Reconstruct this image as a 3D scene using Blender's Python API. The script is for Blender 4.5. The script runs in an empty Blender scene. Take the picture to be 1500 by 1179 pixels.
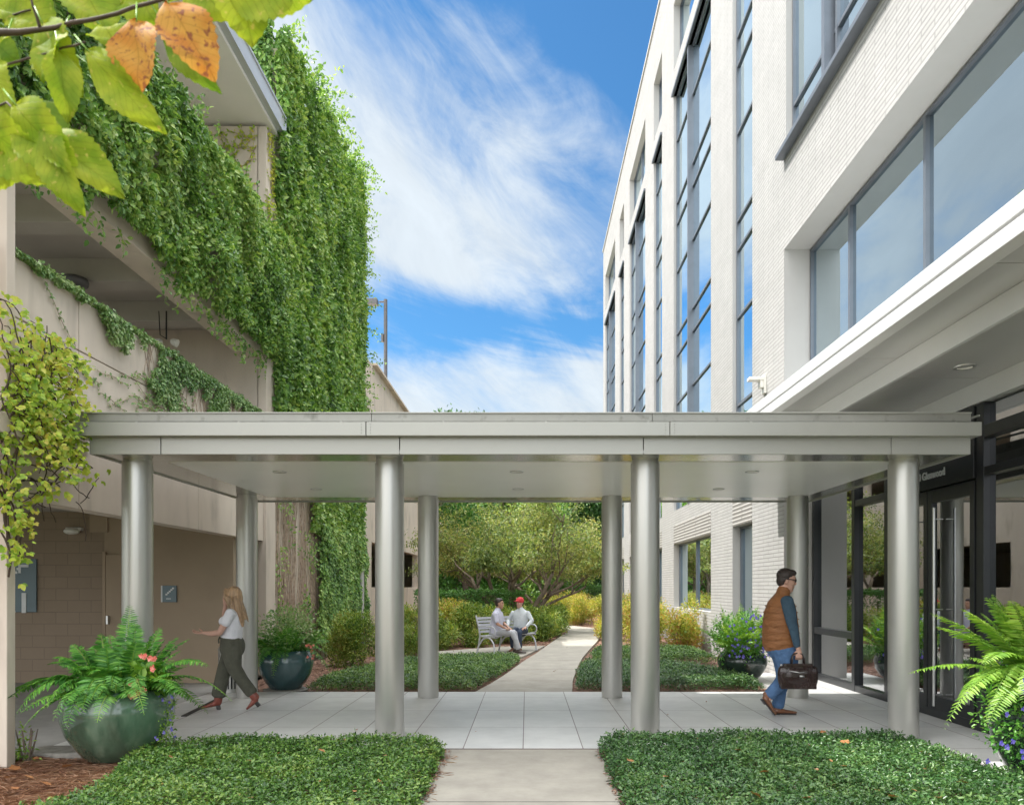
import bpy, math, random
import numpy as np
from mathutils import Vector, Matrix, noise as mn
random.seed(5)
rng = np.random.default_rng(11)
PI = math.pi
scene = bpy.context.scene
COL = scene.collection
ORIG = {}

# ------------------------------------------------------------------ objects
def link(o, parent=None):
    COL.objects.link(o)
    if parent is not None:
        o.parent = parent
    return o

def tag(o, label=None, cat=None, group=None, kind=None):
    if label: o['label'] = label
    if cat: o['category'] = cat
    if group: o['group'] = group
    if kind: o['kind'] = kind
    return o

def empty(name, loc=(0, 0, 0), rz=0.0, label=None, cat=None, group=None):
    o = bpy.data.objects.new(name, None)
    o.empty_display_size = 0.2
    o.location = loc
    o.rotation_euler = (0, 0, rz)
    COL.objects.link(o)
    ORIG[o.name] = Vector(loc)
    return tag(o, label, cat, group)

def origin_of(p):
    while p is not None:
        if p.name in ORIG:
            return ORIG[p.name]
        p = p.parent
    return Vector((0, 0, 0))

class MB:
    """collects shapes that become one mesh"""
    def __init__(s):
        s.v = []; s.f = []; s.m = []; s.blocks = []
    def add(s, vs, fs, mi=0):
        n = len(s.v)
        s.v += [tuple(p) for p in vs]
        s.f += [tuple(i + n for i in f) for f in fs]
        s.m += [mi] * len(fs)
        return n
    def box(s, x0, x1, y0, y1, z0, z1, mi=0):
        v = [(x0,y0,z0),(x1,y0,z0),(x1,y1,z0),(x0,y1,z0),(x0,y0,z1),(x1,y0,z1),(x1,y1,z1),(x0,y1,z1)]
        f = [(0,3,2,1),(4,5,6,7),(0,1,5,4),(1,2,6,5),(2,3,7,6),(3,0,4,7)]
        return s.add(v, f, mi)
    def obox(s, c, ax, ay, az, hx, hy, hz, mi=0):
        c = Vector(c); ax = Vector(ax).normalized()*hx; ay = Vector(ay).normalized()*hy; az = Vector(az).normalized()*hz
        v = [c+sx*ax+sy*ay+sz*az for sz in (-1,1) for (sx,sy) in ((-1,-1),(1,-1),(1,1),(-1,1))]
        f = [(0,3,2,1),(4,5,6,7),(0,1,5,4),(1,2,6,5),(2,3,7,6),(3,0,4,7)]
        return s.add(v, f, mi)
    def tube(s, pts, rad, n=8, mi=0, cap=True, closed=False):
        pts = [Vector(p) for p in pts]
        if not hasattr(rad, '__len__'): rad = [rad]*len(pts)
        m = len(pts); vs = []
        up = Vector((0.123, 0.31, 0.94))
        prev = None
        for i, p in enumerate(pts):
            if closed: t = pts[(i+1) % m] - pts[i-1]
            else: t = pts[min(i+1, m-1)] - pts[max(i-1, 0)]
            if t.length < 1e-9: t = Vector((0,0,1))
            t.normalize()
            if prev is None:
                a = t.cross(up)
                if a.length < 1e-3: a = t.cross(Vector((1,0,0)))
                a.normalize()
            else:
                a = prev - t*prev.dot(t)
                if a.length < 1e-6: a = t.cross(up)
                a.normalize()
            prev = a
            b = t.cross(a)
            for k in range(n):
                q = 2*PI*k/n
                vs.append(p + (a*math.cos(q) + b*math.sin(q))*rad[i])
        fs = []
        rings = m if closed else m-1
        for i in range(rings):
            i2 = (i+1) % m
            for k in range(n):
                k2 = (k+1) % n
                fs.append((i*n+k, i*n+k2, i2*n+k2, i2*n+k))
        if cap and not closed:
            fs.append(tuple(reversed(range(n))))
            fs.append(tuple((m-1)*n+k for k in range(n)))
        return s.add(vs, fs, mi)
    def lathe(s, prof, c=(0,0,0), n=32, mi=0, cap0=True, cap1=True):
        vs = []; fs = []
        for (r, z) in prof:
            for k in range(n):
                q = 2*PI*k/n
                vs.append((c[0]+r*math.cos(q), c[1]+r*math.sin(q), c[2]+z))
        for i in range(len(prof)-1):
            for k in range(n):
                k2 = (k+1) % n
                fs.append((i*n+k, i*n+k2, (i+1)*n+k2, (i+1)*n+k))
        if cap0: fs.append(tuple(reversed(range(n))))
        if cap1: fs.append(tuple((len(prof)-1)*n+k for k in range(n)))
        return s.add(vs, fs, mi)
    def prism(s, poly, z0, z1, mi=0):
        n = len(poly)
        vs = [(p[0], p[1], z0) for p in poly] + [(p[0], p[1], z1) for p in poly]
        fs = [tuple(reversed(range(n))), tuple(range(n, 2*n))]
        for k in range(n):
            k2 = (k+1) % n
            fs.append((k, k2, n+k2, n+k))
        return s.add(vs, fs, mi)
    def ell(s, c, r, n=14, m=9, mi=0, rot=None):
        vs = []; fs = []
        c = Vector(c)
        for i in range(1, m):
            t = PI*i/m
            for k in range(n):
                q = 2*PI*k/n
                p = Vector((r[0]*math.sin(t)*math.cos(q), r[1]*math.sin(t)*math.sin(q), r[2]*math.cos(t)))
                if rot is not None: p = rot @ p
                vs.append(c+p)
        top = Vector((0,0,r[2])); bot = Vector((0,0,-r[2]))
        if rot is not None: top = rot @ top; bot = rot @ bot
        vs.append(c+top); vs.append(c+bot)
        for i in range(m-2):
            for k in range(n):
                k2 = (k+1) % n
                fs.append((i*n+k, (i+1)*n+k, (i+1)*n+k2, i*n+k2))
        T = (m-1)*n
        for k in range(n):
            k2 = (k+1) % n
            fs.append((T, k, k2)); fs.append((T+1, (m-2)*n+k2, (m-2)*n+k))
        return s.add(vs, fs, mi)
    def loft(s, secs, n=16, mi=0, ref=(0,1,0), vertical=False):
        """secs: (cx,cy,cz, ra along ref, rb across) with rounded ends"""
        P = [Vector(q[:3]) for q in secs]; R = [(q[3], q[4]) for q in secs]
        ref = Vector(ref)
        T = []
        for i in range(len(P)):
            t = P[min(i+1, len(P)-1)] - P[max(i-1, 0)]
            T.append(t.normalized())
        if vertical: T = [Vector((0,0,1 if P[-1].z > P[0].z else -1))]*len(P)
        rings = []
        r0 = min(R[0]); r1 = min(R[-1])
        for q in (1.4, 1.0, 0.5):
            rings.append((P[0]-T[0]*r0*math.sin(q)*0.8, T[0], R[0][0]*math.cos(q)+1e-4, R[0][1]*math.cos(q)+1e-4))
        for p, t, r in zip(P, T, R): rings.append((p, t, r[0], r[1]))
        for q in (0.5, 1.0, 1.4):
            rings.append((P[-1]+T[-1]*r1*math.sin(q)*0.8, T[-1], R[-1][0]*math.cos(q)+1e-4, R[-1][1]*math.cos(q)+1e-4))
        vs = []
        for p, t, ra, rb in rings:
            a = ref - t*ref.dot(t)
            if a.length < 0.05: a = Vector((1,0,0)) - t*t.x
            a.normalize(); b = t.cross(a)
            for k in range(n):
                q = 2*PI*k/n
                vs.append(p + a*ra*math.cos(q) + b*rb*math.sin(q))
        fs = []
        for i in range(len(rings)-1):
            for k in range(n):
                k2 = (k+1) % n
                fs.append((i*n+k, i*n+k2, (i+1)*n+k2, (i+1)*n+k))
        fs.append(tuple(reversed(range(n))))
        fs.append(tuple((len(rings)-1)*n+k for k in range(n)))
        return s.add(vs, fs, mi)
    def xform(s, n0, M):
        for i in range(n0, len(s.v)):
            s.v[i] = tuple(M @ Vector(s.v[i]))
    def block(s, V, F):
        """numpy verts (n,3), faces (m,4)"""
        s.blocks.append((V, F))
    def mesh(s, name, off=(0,0,0)):
        me = bpy.data.meshes.new(name)
        if s.blocks:
            Vs = []; Fs = []; n = 0
            if s.v:
                raise RuntimeError('mix')
            for V, F in s.blocks:
                Vs.append(V); Fs.append(F+n); n += len(V)
            V = np.concatenate(Vs).astype(np.float32) - np.array(off, dtype=np.float32)
            F = np.concatenate(Fs).astype(np.int32)
            k = F.shape[1]
            me.vertices.add(len(V)); me.vertices.foreach_set('co', V.ravel())
            me.loops.add(F.size); me.loops.foreach_set('vertex_index', F.ravel())
            me.polygons.add(len(F))
            me.polygons.foreach_set('loop_start', np.arange(0, F.size, k, dtype=np.int32))
            me.polygons.foreach_set('loop_total', np.full(len(F), k, dtype=np.int32))
            me.update(calc_edges=True)
            me.validate()
        else:
            ox, oy, oz = off
            me.from_pydata([(p[0]-ox, p[1]-oy, p[2]-oz) for p in s.v], [], s.f)
            me.update()
        return me
    def build(s, name, mats, parent=None, smooth=False, bevel=0.0, local=False):
        off = (0,0,0) if (local or parent is None) else tuple(origin_of(parent))
        me = s.mesh(name, off)
        if not isinstance(mats, (list, tuple)): mats = [mats]
        for m in mats: me.materials.append(m)
        if len(mats) > 1 and not s.blocks:
            me.polygons.foreach_set('material_index', s.m)
        if smooth:
            me.polygons.foreach_set('use_smooth', [True]*len(me.polygons))
            if smooth == 'angle':
                me.set_sharp_from_angle(angle=math.radians(40))
        o = bpy.data.objects.new(name, me)
        link(o, parent)
        if bevel:
            b = o.modifiers.new('bevel', 'BEVEL'); b.width = bevel; b.segments = 2; b.limit_method = 'ANGLE'
        return o

def fuse(mb, name, mat, parent, voxel=0.008, it=4):
    me = mb.mesh('tmp')
    t = bpy.data.objects.new('tmp', me); COL.objects.link(t)
    r = t.modifiers.new('r', 'REMESH'); r.mode = 'VOXEL'; r.voxel_size = voxel
    s = t.modifiers.new('s', 'SMOOTH'); s.factor = 0.5; s.iterations = it
    dg = bpy.context.evaluated_depsgraph_get()
    me2 = bpy.data.meshes.new_from_object(t.evaluated_get(dg), depsgraph=dg)
    bpy.data.objects.remove(t); bpy.data.meshes.remove(me)
    me2.name = name
    me2.materials.clear(); me2.materials.append(mat)
    me2.polygons.foreach_set('use_smooth', [True]*len(me2.polygons))
    o = bpy.data.objects.new(name, me2)
    link(o, parent)
    return o

def grid_wall(mb, ys, zs, x0, x1, holes):
    """solid wall in a plane of constant x with rectangular holes (y0,y1,z0,z1)"""
    ys = sorted(set(list(ys) + [h[0] for h in holes] + [h[1] for h in holes]))
    zs = sorted(set(list(zs) + [h[2] for h in holes] + [h[3] for h in holes]))
    ny, nz = len(ys)-1, len(zs)-1
    sol = [[True]*nz for _ in range(ny)]
    for i in range(ny):
        for j in range(nz):
            cy = (ys[i]+ys[i+1])/2; cz = (zs[j]+zs[j+1])/2
            for h in holes:
                if h[0] < cy < h[1] and h[2] < cz < h[3]: sol[i][j] = False
    S = lambda i, j: 0 <= i < ny and 0 <= j < nz and sol[i][j]
    for i in range(ny):
        for j in range(nz):
            if not sol[i][j]: continue
            a, b, c, d = ys[i], ys[i+1], zs[j], zs[j+1]
            mb.add([(x0,a,c),(x0,b,c),(x0,b,d),(x0,a,d)], [(0,3,2,1)])
            mb.add([(x1,a,c),(x1,b,c),(x1,b,d),(x1,a,d)], [(0,1,2,3)])
            if not S(i-1,j): mb.add([(x0,a,c),(x1,a,c),(x1,a,d),(x0,a,d)], [(0,1,2,3)],1)
            if not S(i+1,j): mb.add([(x0,b,c),(x1,b,c),(x1,b,d),(x0,b,d)], [(0,3,2,1)],1)
            if not S(i,j-1): mb.add([(x0,a,c),(x1,a,c),(x1,b,c),(x0,b,c)], [(0,3,2,1)],1)
            if not S(i,j+1): mb.add([(x0,a,d),(x1,a,d),(x1,b,d),(x0,b,d)], [(0,1,2,3)],1)

# ------------------------------------------------------------------ materials
def newmat(name):
    m = bpy.data.materials.new(name); m.use_nodes = True
    nt = m.node_tree
    for n in list(nt.nodes): nt.nodes.remove(n)
    out = nt.nodes.new('ShaderNodeOutputMaterial')
    return m, nt, out
def N(nt, t, **kw):
    n = nt.nodes.new(t)
    for k, v in kw.items():
        if k in ('inp',):
            for a, b in v.items(): n.inputs[a].default_value = b
        else: setattr(n, k, v)
    return n
def L(nt, a, b): nt.links.new(a, b)
def rgb(c): return (c[0], c[1], c[2], 1)

def surf(name, col, rough=0.6, metal=0.0, var=0.12, scale=3.0, bump=0.0, bscale=40.0, coat=0.0, spec=0.5, stain=None, stretch=None, aniso=0.0):
    m, nt, out = newmat(name)
    p = N(nt, 'ShaderNodeBsdfPrincipled')
    p.inputs['Roughness'].default_value = rough; p.inputs['Metallic'].default_value = metal
    p.inputs['Coat Weight'].default_value = coat; p.inputs['Specular IOR Level'].default_value = spec
    tc = N(nt, 'ShaderNodeTexCoord')
    vec = tc.outputs['Object']
    if stretch:
        mp = N(nt, 'ShaderNodeMapping'); mp.inputs['Scale'].default_value = stretch
        L(nt, vec, mp.inputs['Vector']); vec = mp.outputs[0]
    nz = N(nt, 'ShaderNodeTexNoise', inp={'Scale': scale, 'Detail': 6.0, 'Roughness': 0.6})
    L(nt, vec, nz.inputs['Vector'])
    cr = N(nt, 'ShaderNodeValToRGB')
    cr.color_ramp.elements[0].position = 0.3; cr.color_ramp.elements[1].position = 0.7
    cr.color_ramp.elements[0].color = rgb([c*(1-var) for c in col]); cr.color_ramp.elements[1].color = rgb([min(1, c*(1+var)) for c in col])
    L(nt, nz.outputs['Fac'], cr.inputs[0])
    c = cr.outputs[0]
    if stain:
        n2 = N(nt, 'ShaderNodeTexNoise', inp={'Scale': stain[1], 'Detail': 4.0})
        L(nt, vec, n2.inputs['Vector'])
        r2 = N(nt, 'ShaderNodeValToRGB')
        r2.color_ramp.elements[0].position = stain[2]; r2.color_ramp.elements[1].position = stain[2]+0.15
        L(nt, n2.outputs['Fac'], r2.inputs[0])
        mx = N(nt, 'ShaderNodeMixRGB'); mx.inputs[2].default_value = rgb(stain[0])
        ml = N(nt, 'ShaderNodeMath', operation='MULTIPLY'); ml.inputs[1].default_value = stain[3]
        L(nt, r2.outputs[0], ml.inputs[0]); L(nt, ml.outputs[0], mx.inputs[0]); L(nt, c, mx.inputs[1]); c = mx.outputs[0]
    L(nt, c, p.inputs['Base Color'])
    if metal > 0.3 or coat > 0:
        rr = N(nt, 'ShaderNodeMapRange', inp={'To Min': max(0.02, rough-0.07), 'To Max': rough+0.1})
        L(nt, nz.outputs['Fac'], rr.inputs[0]); L(nt, rr.outputs[0], p.inputs['Roughness'])
    if bump:
        n3 = N(nt, 'ShaderNodeTexNoise', inp={'Scale': bscale, 'Detail': 5.0})
        L(nt, vec, n3.inputs['Vector'])
        b = N(nt, 'ShaderNodeBump', inp={'Strength': bump, 'Distance': 0.05 if bscale < 12 else 0.01})
        L(nt, n3.outputs['Fac'], b.inputs['Height']); L(nt, b.outputs[0], p.inputs['Normal'])
    L(nt, p.outputs[0], out.inputs[0])
    return m

def brickmat(name, axes, col1, col2, mortar, w, h, msize, off=0.5, rough=0.7, bump=0.6, origin=(0,0), noise_amt=0.1, bdist=0.006, spec=0.4):
    """axes: which object coordinates run along the bricks and up"""
    m, nt, out = newmat(name)
    p = N(nt, 'ShaderNodeBsdfPrincipled', inp={'Roughness': rough, 'Specular IOR Level': spec})
    tc = N(nt, 'ShaderNodeTexCoord'); g = N(nt, 'ShaderNodeNewGeometry')
    sp = N(nt, 'ShaderNodeSeparateXYZ'); L(nt, g.outputs['Position'], sp.inputs[0])
    sub1 = N(nt, 'ShaderNodeMath', operation='SUBTRACT'); sub1.inputs[1].default_value = origin[0]
    sub2 = N(nt, 'ShaderNodeMath', operation='SUBTRACT'); sub2.inputs[1].default_value = origin[1]
    L(nt, sp.outputs[axes[0]], sub1.inputs[0]); L(nt, sp.outputs[axes[1]], sub2.inputs[0])
    cb = N(nt, 'ShaderNodeCombineXYZ'); L(nt, sub1.outputs[0], cb.inputs[0]); L(nt, sub2.outputs[0], cb.inputs[1])
    br = N(nt, 'ShaderNodeTexBrick', offset=off, inp={'Scale': 1.0, 'Mortar Size': msize, 'Mortar Smooth': 0.3, 'Brick Width': w, 'Row Height': h, 'Bias': 0.0})
    br.inputs['Color1'].default_value = rgb(col1); br.inputs['Color2'].default_value = rgb(col2); br.inputs['Mortar'].default_value = rgb(mortar)
    L(nt, cb.outputs[0], br.inputs['Vector'])
    nz = N(nt, 'ShaderNodeTexNoise', inp={'Scale': 2.0, 'Detail': 8.0, 'Roughness': 0.7}); L(nt, g.outputs['Position'], nz.inputs['Vector'])
    mr = N(nt, 'ShaderNodeMapRange', inp={'From Min': 0.3, 'From Max': 0.7, 'To Min': 1-noise_amt, 'To Max': 1.0}); L(nt, nz.outputs['Fac'], mr.inputs[0])
    mx = N(nt, 'ShaderNodeMixRGB', blend_type='MULTIPLY'); mx.inputs[0].default_value = 1
    L(nt, br.outputs['Color'], mx.inputs[1]); L(nt, mr.outputs[0], mx.inputs[2]); L(nt, mx.outputs[0], p.inputs['Base Color'])
    n2 = N(nt, 'ShaderNodeTexNoise', inp={'Scale': 60.0, 'Detail': 3.0}); L(nt, g.outputs['Position'], n2.inputs['Vector'])
    hm = N(nt, 'ShaderNodeMath', operation='MULTIPLY_ADD'); hm.inputs[1].default_value = 0.15
    inv = N(nt, 'ShaderNodeMath', operation='SUBTRACT'); inv.inputs[0].default_value = 1.0
    L(nt, br.outputs['Fac'], inv.inputs[1]); L(nt, n2.outputs['Fac'], hm.inputs[0]); L(nt, inv.outputs[0], hm.inputs[2])
    b = N(nt, 'ShaderNodeBump', inp={'Strength': bump, 'Distance': bdist}); L(nt, hm.outputs[0], b.inputs['Height']); L(nt, b.outputs[0], p.inputs['Normal'])
    L(nt, p.outputs[0], out.inputs[0])
    return m

def leafmat(name, cols, rough=0.4, trans=0.3, nscale=1.2, spec=0.5, tcol=None):
    """cols: list of colours chosen per leaf, shifted by a slow noise so that clumps differ"""
    m, nt, out = newmat(name)
    g = N(nt, 'ShaderNodeNewGeometry')
    nz = N(nt, 'ShaderNodeTexNoise', inp={'Scale': nscale, 'Detail': 4.0}); L(nt, g.outputs['Position'], nz.inputs['Vector'])
    mr = N(nt, 'ShaderNodeMapRange', inp={'From Min': 0.3, 'From Max': 0.7, 'To Min': -0.28, 'To Max': 0.28}); L(nt, nz.outputs['Fac'], mr.inputs[0])
    ad = N(nt, 'ShaderNodeMath', operation='MULTIPLY_ADD'); ad.inputs[1].default_value = 0.8
    ad2 = N(nt, 'ShaderNodeMath', operation='ADD'); ad2.inputs[1].default_value = 0.1; ad2.use_clamp = True
    L(nt, g.outputs['Random Per Island'], ad.inputs[0]); L(nt, mr.outputs[0], ad.inputs[2]); L(nt, ad.outputs[0], ad2.inputs[0])
    cr = N(nt, 'ShaderNodeValToRGB'); e = cr.color_ramp.elements
    for i in range(len(cols)-2): e.new(0.5)
    for i, c in enumerate(cols):
        e[i].position = i/(len(cols)-1); e[i].color = rgb(c)
    L(nt, ad2.outputs[0], cr.inputs[0])
    p = N(nt, 'ShaderNodeBsdfPrincipled', inp={'Roughness': rough, 'Specular IOR Level': spec}); L(nt, cr.outputs[0], p.inputs['Base Color'])
    t = N(nt, 'ShaderNodeBsdfTranslucent')
    mm = N(nt, 'ShaderNodeMixRGB', blend_type='MULTIPLY'); mm.inputs[0].default_value = 1; mm.inputs[2].default_value = rgb(tcol or (1.3, 1.25, 0.6))
    L(nt, cr.outputs[0], mm.inputs[1]); L(nt, mm.outputs[0], t.inputs[0])
    mx = N(nt, 'ShaderNodeMixShader'); mx.inputs[0].default_value = trans
    L(nt, p.outputs[0], mx.inputs[1]); L(nt, t.outputs[0], mx.inputs[2]); L(nt, mx.outputs[0], out.inputs[0])
    return m

def glassmat(name, tint=(0.75,0.85,0.82), base=0.12, k=2.2, gl=(0.95,0.97,1.0)):
    m, nt, out = newmat(name)
    tr = N(nt, 'ShaderNodeBsdfTransparent'); tr.inputs[0].default_value = rgb(tint)
    nz = N(nt, 'ShaderNodeTexNoise', inp={'Scale': 0.7, 'Detail': 1.0}); tc = N(nt, 'ShaderNodeNewGeometry'); L(nt, tc.outputs['Position'], nz.inputs['Vector'])
    bp = N(nt, 'ShaderNodeBump', inp={'Strength': 0.08, 'Distance': 0.02}); L(nt, nz.outputs['Fac'], bp.inputs['Height'])
    gs = N(nt, 'ShaderNodeBsdfGlossy', inp={'Roughness': 0.015}); gs.inputs[0].default_value = rgb(gl); L(nt, bp.outputs[0], gs.inputs['Normal'])
    fr = N(nt, 'ShaderNodeFresnel', inp={'IOR': 1.5})
    ma = N(nt, 'ShaderNodeMath', operation='MULTIPLY_ADD'); ma.inputs[1].default_value = k; ma.inputs[2].default_value = base; ma.use_clamp = True
    L(nt, fr.outputs[0], ma.inputs[0])
    mx = N(nt, 'ShaderNodeMixShader'); L(nt, ma.outputs[0], mx.inputs[0]); L(nt, tr.outputs[0], mx.inputs[1]); L(nt, gs.outputs[0], mx.inputs[2])
    L(nt, mx.outputs[0], out.inputs[0])
    return m

M = {}
M['brick'] = brickmat('white_painted_brick', (1,2), (0.50,0.49,0.48), (0.47,0.46,0.45), (0.34,0.332,0.322), 0.60, 0.075, 0.010, bump=0.9, bdist=0.013, noise_amt=0.13)
M['rib_brick'] = brickmat('ribbed_brick', (1,2), (0.60,0.58,0.55), (0.56,0.54,0.51), (0.25,0.235,0.22), 3.0, 0.085, 0.03, bump=1.0, bdist=0.02)
M['tile'] = brickmat('paving_tile', (0,1), (0.66,0.66,0.65), (0.76,0.755,0.74), (0.22,0.16,0.155), 0.604, 1.2, 0.006, off=0.0, rough=0.42, bump=0.15, origin=(-0.04-0.604*40, 7.76-12.0), noise_amt=0.20, spec=0.5)
M['walk'] = brickmat('concrete_walk', (0,1), (0.44,0.41,0.36), (0.40,0.375,0.33), (0.16,0.15,0.14), 60, 1.9, 0.012, off=0.0, rough=0.8, bump=0.3, origin=(-30.0, 5.85-19.0), noise_amt=0.32)
M['cmu'] = brickmat('brown_block', (0,2), (0.315,0.243,0.175), (0.30,0.23,0.165), (0.25,0.195,0.14), 0.40, 0.20, 0.008, rough=0.75, bump=0.3)
M['brown'] = surf('brown_render', (0.37,0.285,0.20), 0.75, var=0.06, scale=1.2, bump=0.1)
M['concrete'] = surf('beige_precast', (0.66,0.57,0.485), 0.8, var=0.10, scale=1.3, bump=0.15, bscale=25, stain=((0.36,0.31,0.26), 2.2, 0.56, 0.55), stretch=(1,1,0.35))
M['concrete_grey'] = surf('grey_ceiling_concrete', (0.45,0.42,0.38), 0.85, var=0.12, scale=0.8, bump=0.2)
M['offwhite'] = surf('offwhite_panel', (0.52,0.505,0.49), 0.6, var=0.04, scale=1.0)
M['alu'] = surf('brushed_aluminium', (0.54,0.535,0.51), 0.36, metal=0.75, var=0.04, scale=6, stretch=(1,1,0.05))
M['alu_paint'] = surf('satin_aluminium_panel', (0.37,0.37,0.34), 0.36, metal=0.35, var=0.05, scale=1.2, stain=((0.30,0.30,0.26), 2.2, 0.60, 0.35))
M['soffit'] = surf('satin_soffit_panel', (0.90,0.90,0.86), 0.28, metal=0.0, var=0.04, scale=0.7)
M['soffit_edge'] = surf('glossy_soffit_border', (0.50,0.50,0.47), 0.14, metal=0.7, var=0.04, scale=0.7)
M['roof_metal'] = surf('weathered_roof_metal', (0.30,0.30,0.275), 0.45, metal=0.5, var=0.12, scale=2.5, stain=((0.10,0.10,0.08), 7.0, 0.60, 0.6))
M['roof_white'] = surf('bright_roof_underside', (0.86,0.82,0.78), 0.7, var=0.04, scale=1.0)
M['edge_metal'] = surf('pale_metal_edge', (0.55,0.57,0.60), 0.4, metal=0.3, var=0.05)
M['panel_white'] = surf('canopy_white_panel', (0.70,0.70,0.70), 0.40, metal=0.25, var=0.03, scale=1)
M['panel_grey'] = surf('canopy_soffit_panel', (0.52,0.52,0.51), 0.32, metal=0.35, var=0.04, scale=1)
M['mullion'] = surf('blue_grey_mullion', (0.19,0.21,0.245), 0.4, metal=0.5, var=0.08, scale=4)
M['black_frame'] = surf('black_anodised_frame', (0.030,0.032,0.036), 0.3, metal=0.3, var=0.1, scale=4)
M['steel'] = surf('stainless_steel', (0.60,0.60,0.60), 0.34, metal=1.0, var=0.03, scale=6)
M['black'] = surf('black_metal', (0.012,0.012,0.012), 0.5, var=0.1)
M['glass'] = glassmat('tinted_glass', (0.46,0.56,0.53), 0.30, 2.4, (.78,.91,.98))
M['glass_low'] = glassmat('lobby_glass', (0.50,0.60,0.56), 0.30, 2.2)
M['interior'] = surf('interior_wall', (0.42,0.46,0.43), 0.8, var=0.1)
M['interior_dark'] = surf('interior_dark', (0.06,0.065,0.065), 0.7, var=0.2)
M['blind'] = surf('roller_blind', (0.45,0.50,0.47), 0.9, var=0.05, scale=2)
M['lens'] = surf('white_lamp_lens', (0.85,0.84,0.78), 0.3, var=0.02)
M['plastic'] = surf('white_lamp_housing', (0.78,0.76,0.70), 0.4, var=0.03)
M['lampgrey'] = surf('grey_lamp_paint', (0.12,0.12,0.125), 0.45, metal=0.3, var=0.05)
M['sign_blue'] = surf('slate_blue_sign', (0.13,0.19,0.22), 0.4, var=0.05)
M['sign_light'] = surf('sign_white', (0.72,0.74,0.74), 0.5, var=0.02)
M['text_grey'] = surf('silver_lettering', (0.62,0.64,0.64), 0.35, metal=0.2, var=0.02)
M['glaze'] = surf('green_glaze', (0.070,0.13,0.085), 0.14, var=0.55, scale=3.5, coat=0.9, stain=((0.20,0.28,0.20), 5.0, 0.52, 0.7), stretch=(1,1,0.3), bump=0.06, bscale=14)
M['glaze2'] = surf('blue_green_glaze', (0.035,0.080,0.085), 0.16, var=0.35, scale=3.0, coat=0.8, stretch=(1,1,0.3), bump=0.06, bscale=14)
M['glaze3'] = surf('dark_green_glaze', (0.025,0.045,0.038), 0.2, var=0.35, scale=3.0, coat=0.8, stretch=(1,1,0.3))
M['soil'] = surf('potting_soil', (0.05,0.035,0.025), 0.95, var=0.4, scale=30, bump=0.8)
M['mulch'] = surf('bark_mulch', (0.25,0.14,0.10), 0.95, var=0.55, scale=28, bump=1.0, bscale=60, stain=((0.09,0.055,0.04), 9.0, 0.5, 0.7))
M['ground'] = surf('lawn_ground', (0.07,0.085,0.035), 0.95, var=0.5, scale=2.0, bump=0.8)
M['asphalt'] = surf('garage_floor', (0.36,0.35,0.33), 0.8, var=0.12, scale=3.0, bump=0.2)
M['stone'] = surf('rough_stone', (0.30,0.28,0.25), 0.9, var=0.35, scale=9, bump=1.0, bscale=30)
M['bark'] = surf('grey_brown_bark', (0.20,0.155,0.12), 0.9, var=0.4, scale=14, bump=0.8, bscale=50, stretch=(1,1,0.25))
M['vine_stem'] = surf('vine_stem', (0.42,0.32,0.245), 0.9, var=0.45, scale=12, bump=0.5)
M['twig'] = surf('dark_twig', (0.07,0.045,0.03), 0.7, var=0.3, scale=30)
M['needle'] = leafmat('pine_needles', [(0.30,0.15,0.09),(0.52,0.31,0.20),(0.70,0.49,0.34)], trans=0.05)
M['needle_dark'] = leafmat('bark_chips', [(0.15,0.075,0.05),(0.28,0.155,0.105),(0.42,0.27,0.19)], trans=0.0)
M['ivy'] = leafmat('ivy_leaves', [(0.07,0.165,0.045),(0.15,0.31,0.07),(0.29,0.47,0.12),(0.48,0.61,0.20)], rough=0.38, trans=0.3, nscale=0.7)
M['ivy_blue'] = leafmat('creeping_fig_leaves', [(0.10,0.21,0.07),(0.18,0.33,0.11),(0.30,0.45,0.17),(0.46,0.56,0.30)], rough=0.33, trans=0.25, nscale=1.2)
M['vine_yellow'] = leafmat('yellowing_vine_leaves', [(0.16,0.32,0.03),(0.36,0.52,0.05),(0.56,0.64,0.09),(0.66,0.56,0.12)], rough=0.45, trans=0.4, nscale=2.0)
M['jasmine'] = leafmat('ground_cover_leaves', [(0.03,0.085,0.016),(0.06,0.15,0.026),(0.12,0.24,0.04),(0.23,0.33,0.07)], rough=0.33, trans=0.2, nscale=2.5)
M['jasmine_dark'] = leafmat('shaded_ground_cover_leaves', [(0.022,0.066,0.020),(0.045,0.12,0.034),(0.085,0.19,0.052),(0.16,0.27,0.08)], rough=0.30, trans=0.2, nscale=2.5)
M['fern'] = leafmat('fern_fronds', [(0.04,0.15,0.025),(0.075,0.26,0.04),(0.14,0.38,0.055),(0.24,0.47,0.09)], rough=0.36, trans=0.3, nscale=3.0)
M['fern_light'] = leafmat('light_fern_fronds', [(0.12,0.28,0.035),(0.24,0.44,0.06),(0.40,0.58,0.11)], rough=0.36, trans=0.4, nscale=3.0)
M['nandina'] = leafmat('nandina_leaves', [(0.07,0.15,0.03),(0.17,0.28,0.05),(0.32,0.42,0.08),(0.46,0.40,0.12)], trans=0.3, nscale=1.5)
M['nandina_warm'] = leafmat('autumn_nandina_leaves', [(0.14,0.25,0.04),(0.38,0.45,0.07),(0.58,0.52,0.12),(0.60,0.28,0.14)], trans=0.35, nscale=1.6)
M['boxhedge'] = leafmat('hedge_leaves', [(0.035,0.12,0.022),(0.075,0.22,0.04),(0.16,0.34,0.06)], trans=0.2, nscale=2.0)
M['maple'] = leafmat('small_tree_leaves', [(0.12,0.17,0.06),(0.25,0.32,0.10),(0.41,0.43,0.17),(0.54,0.42,0.25)], rough=0.5, trans=0.42, nscale=0.55)
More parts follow.
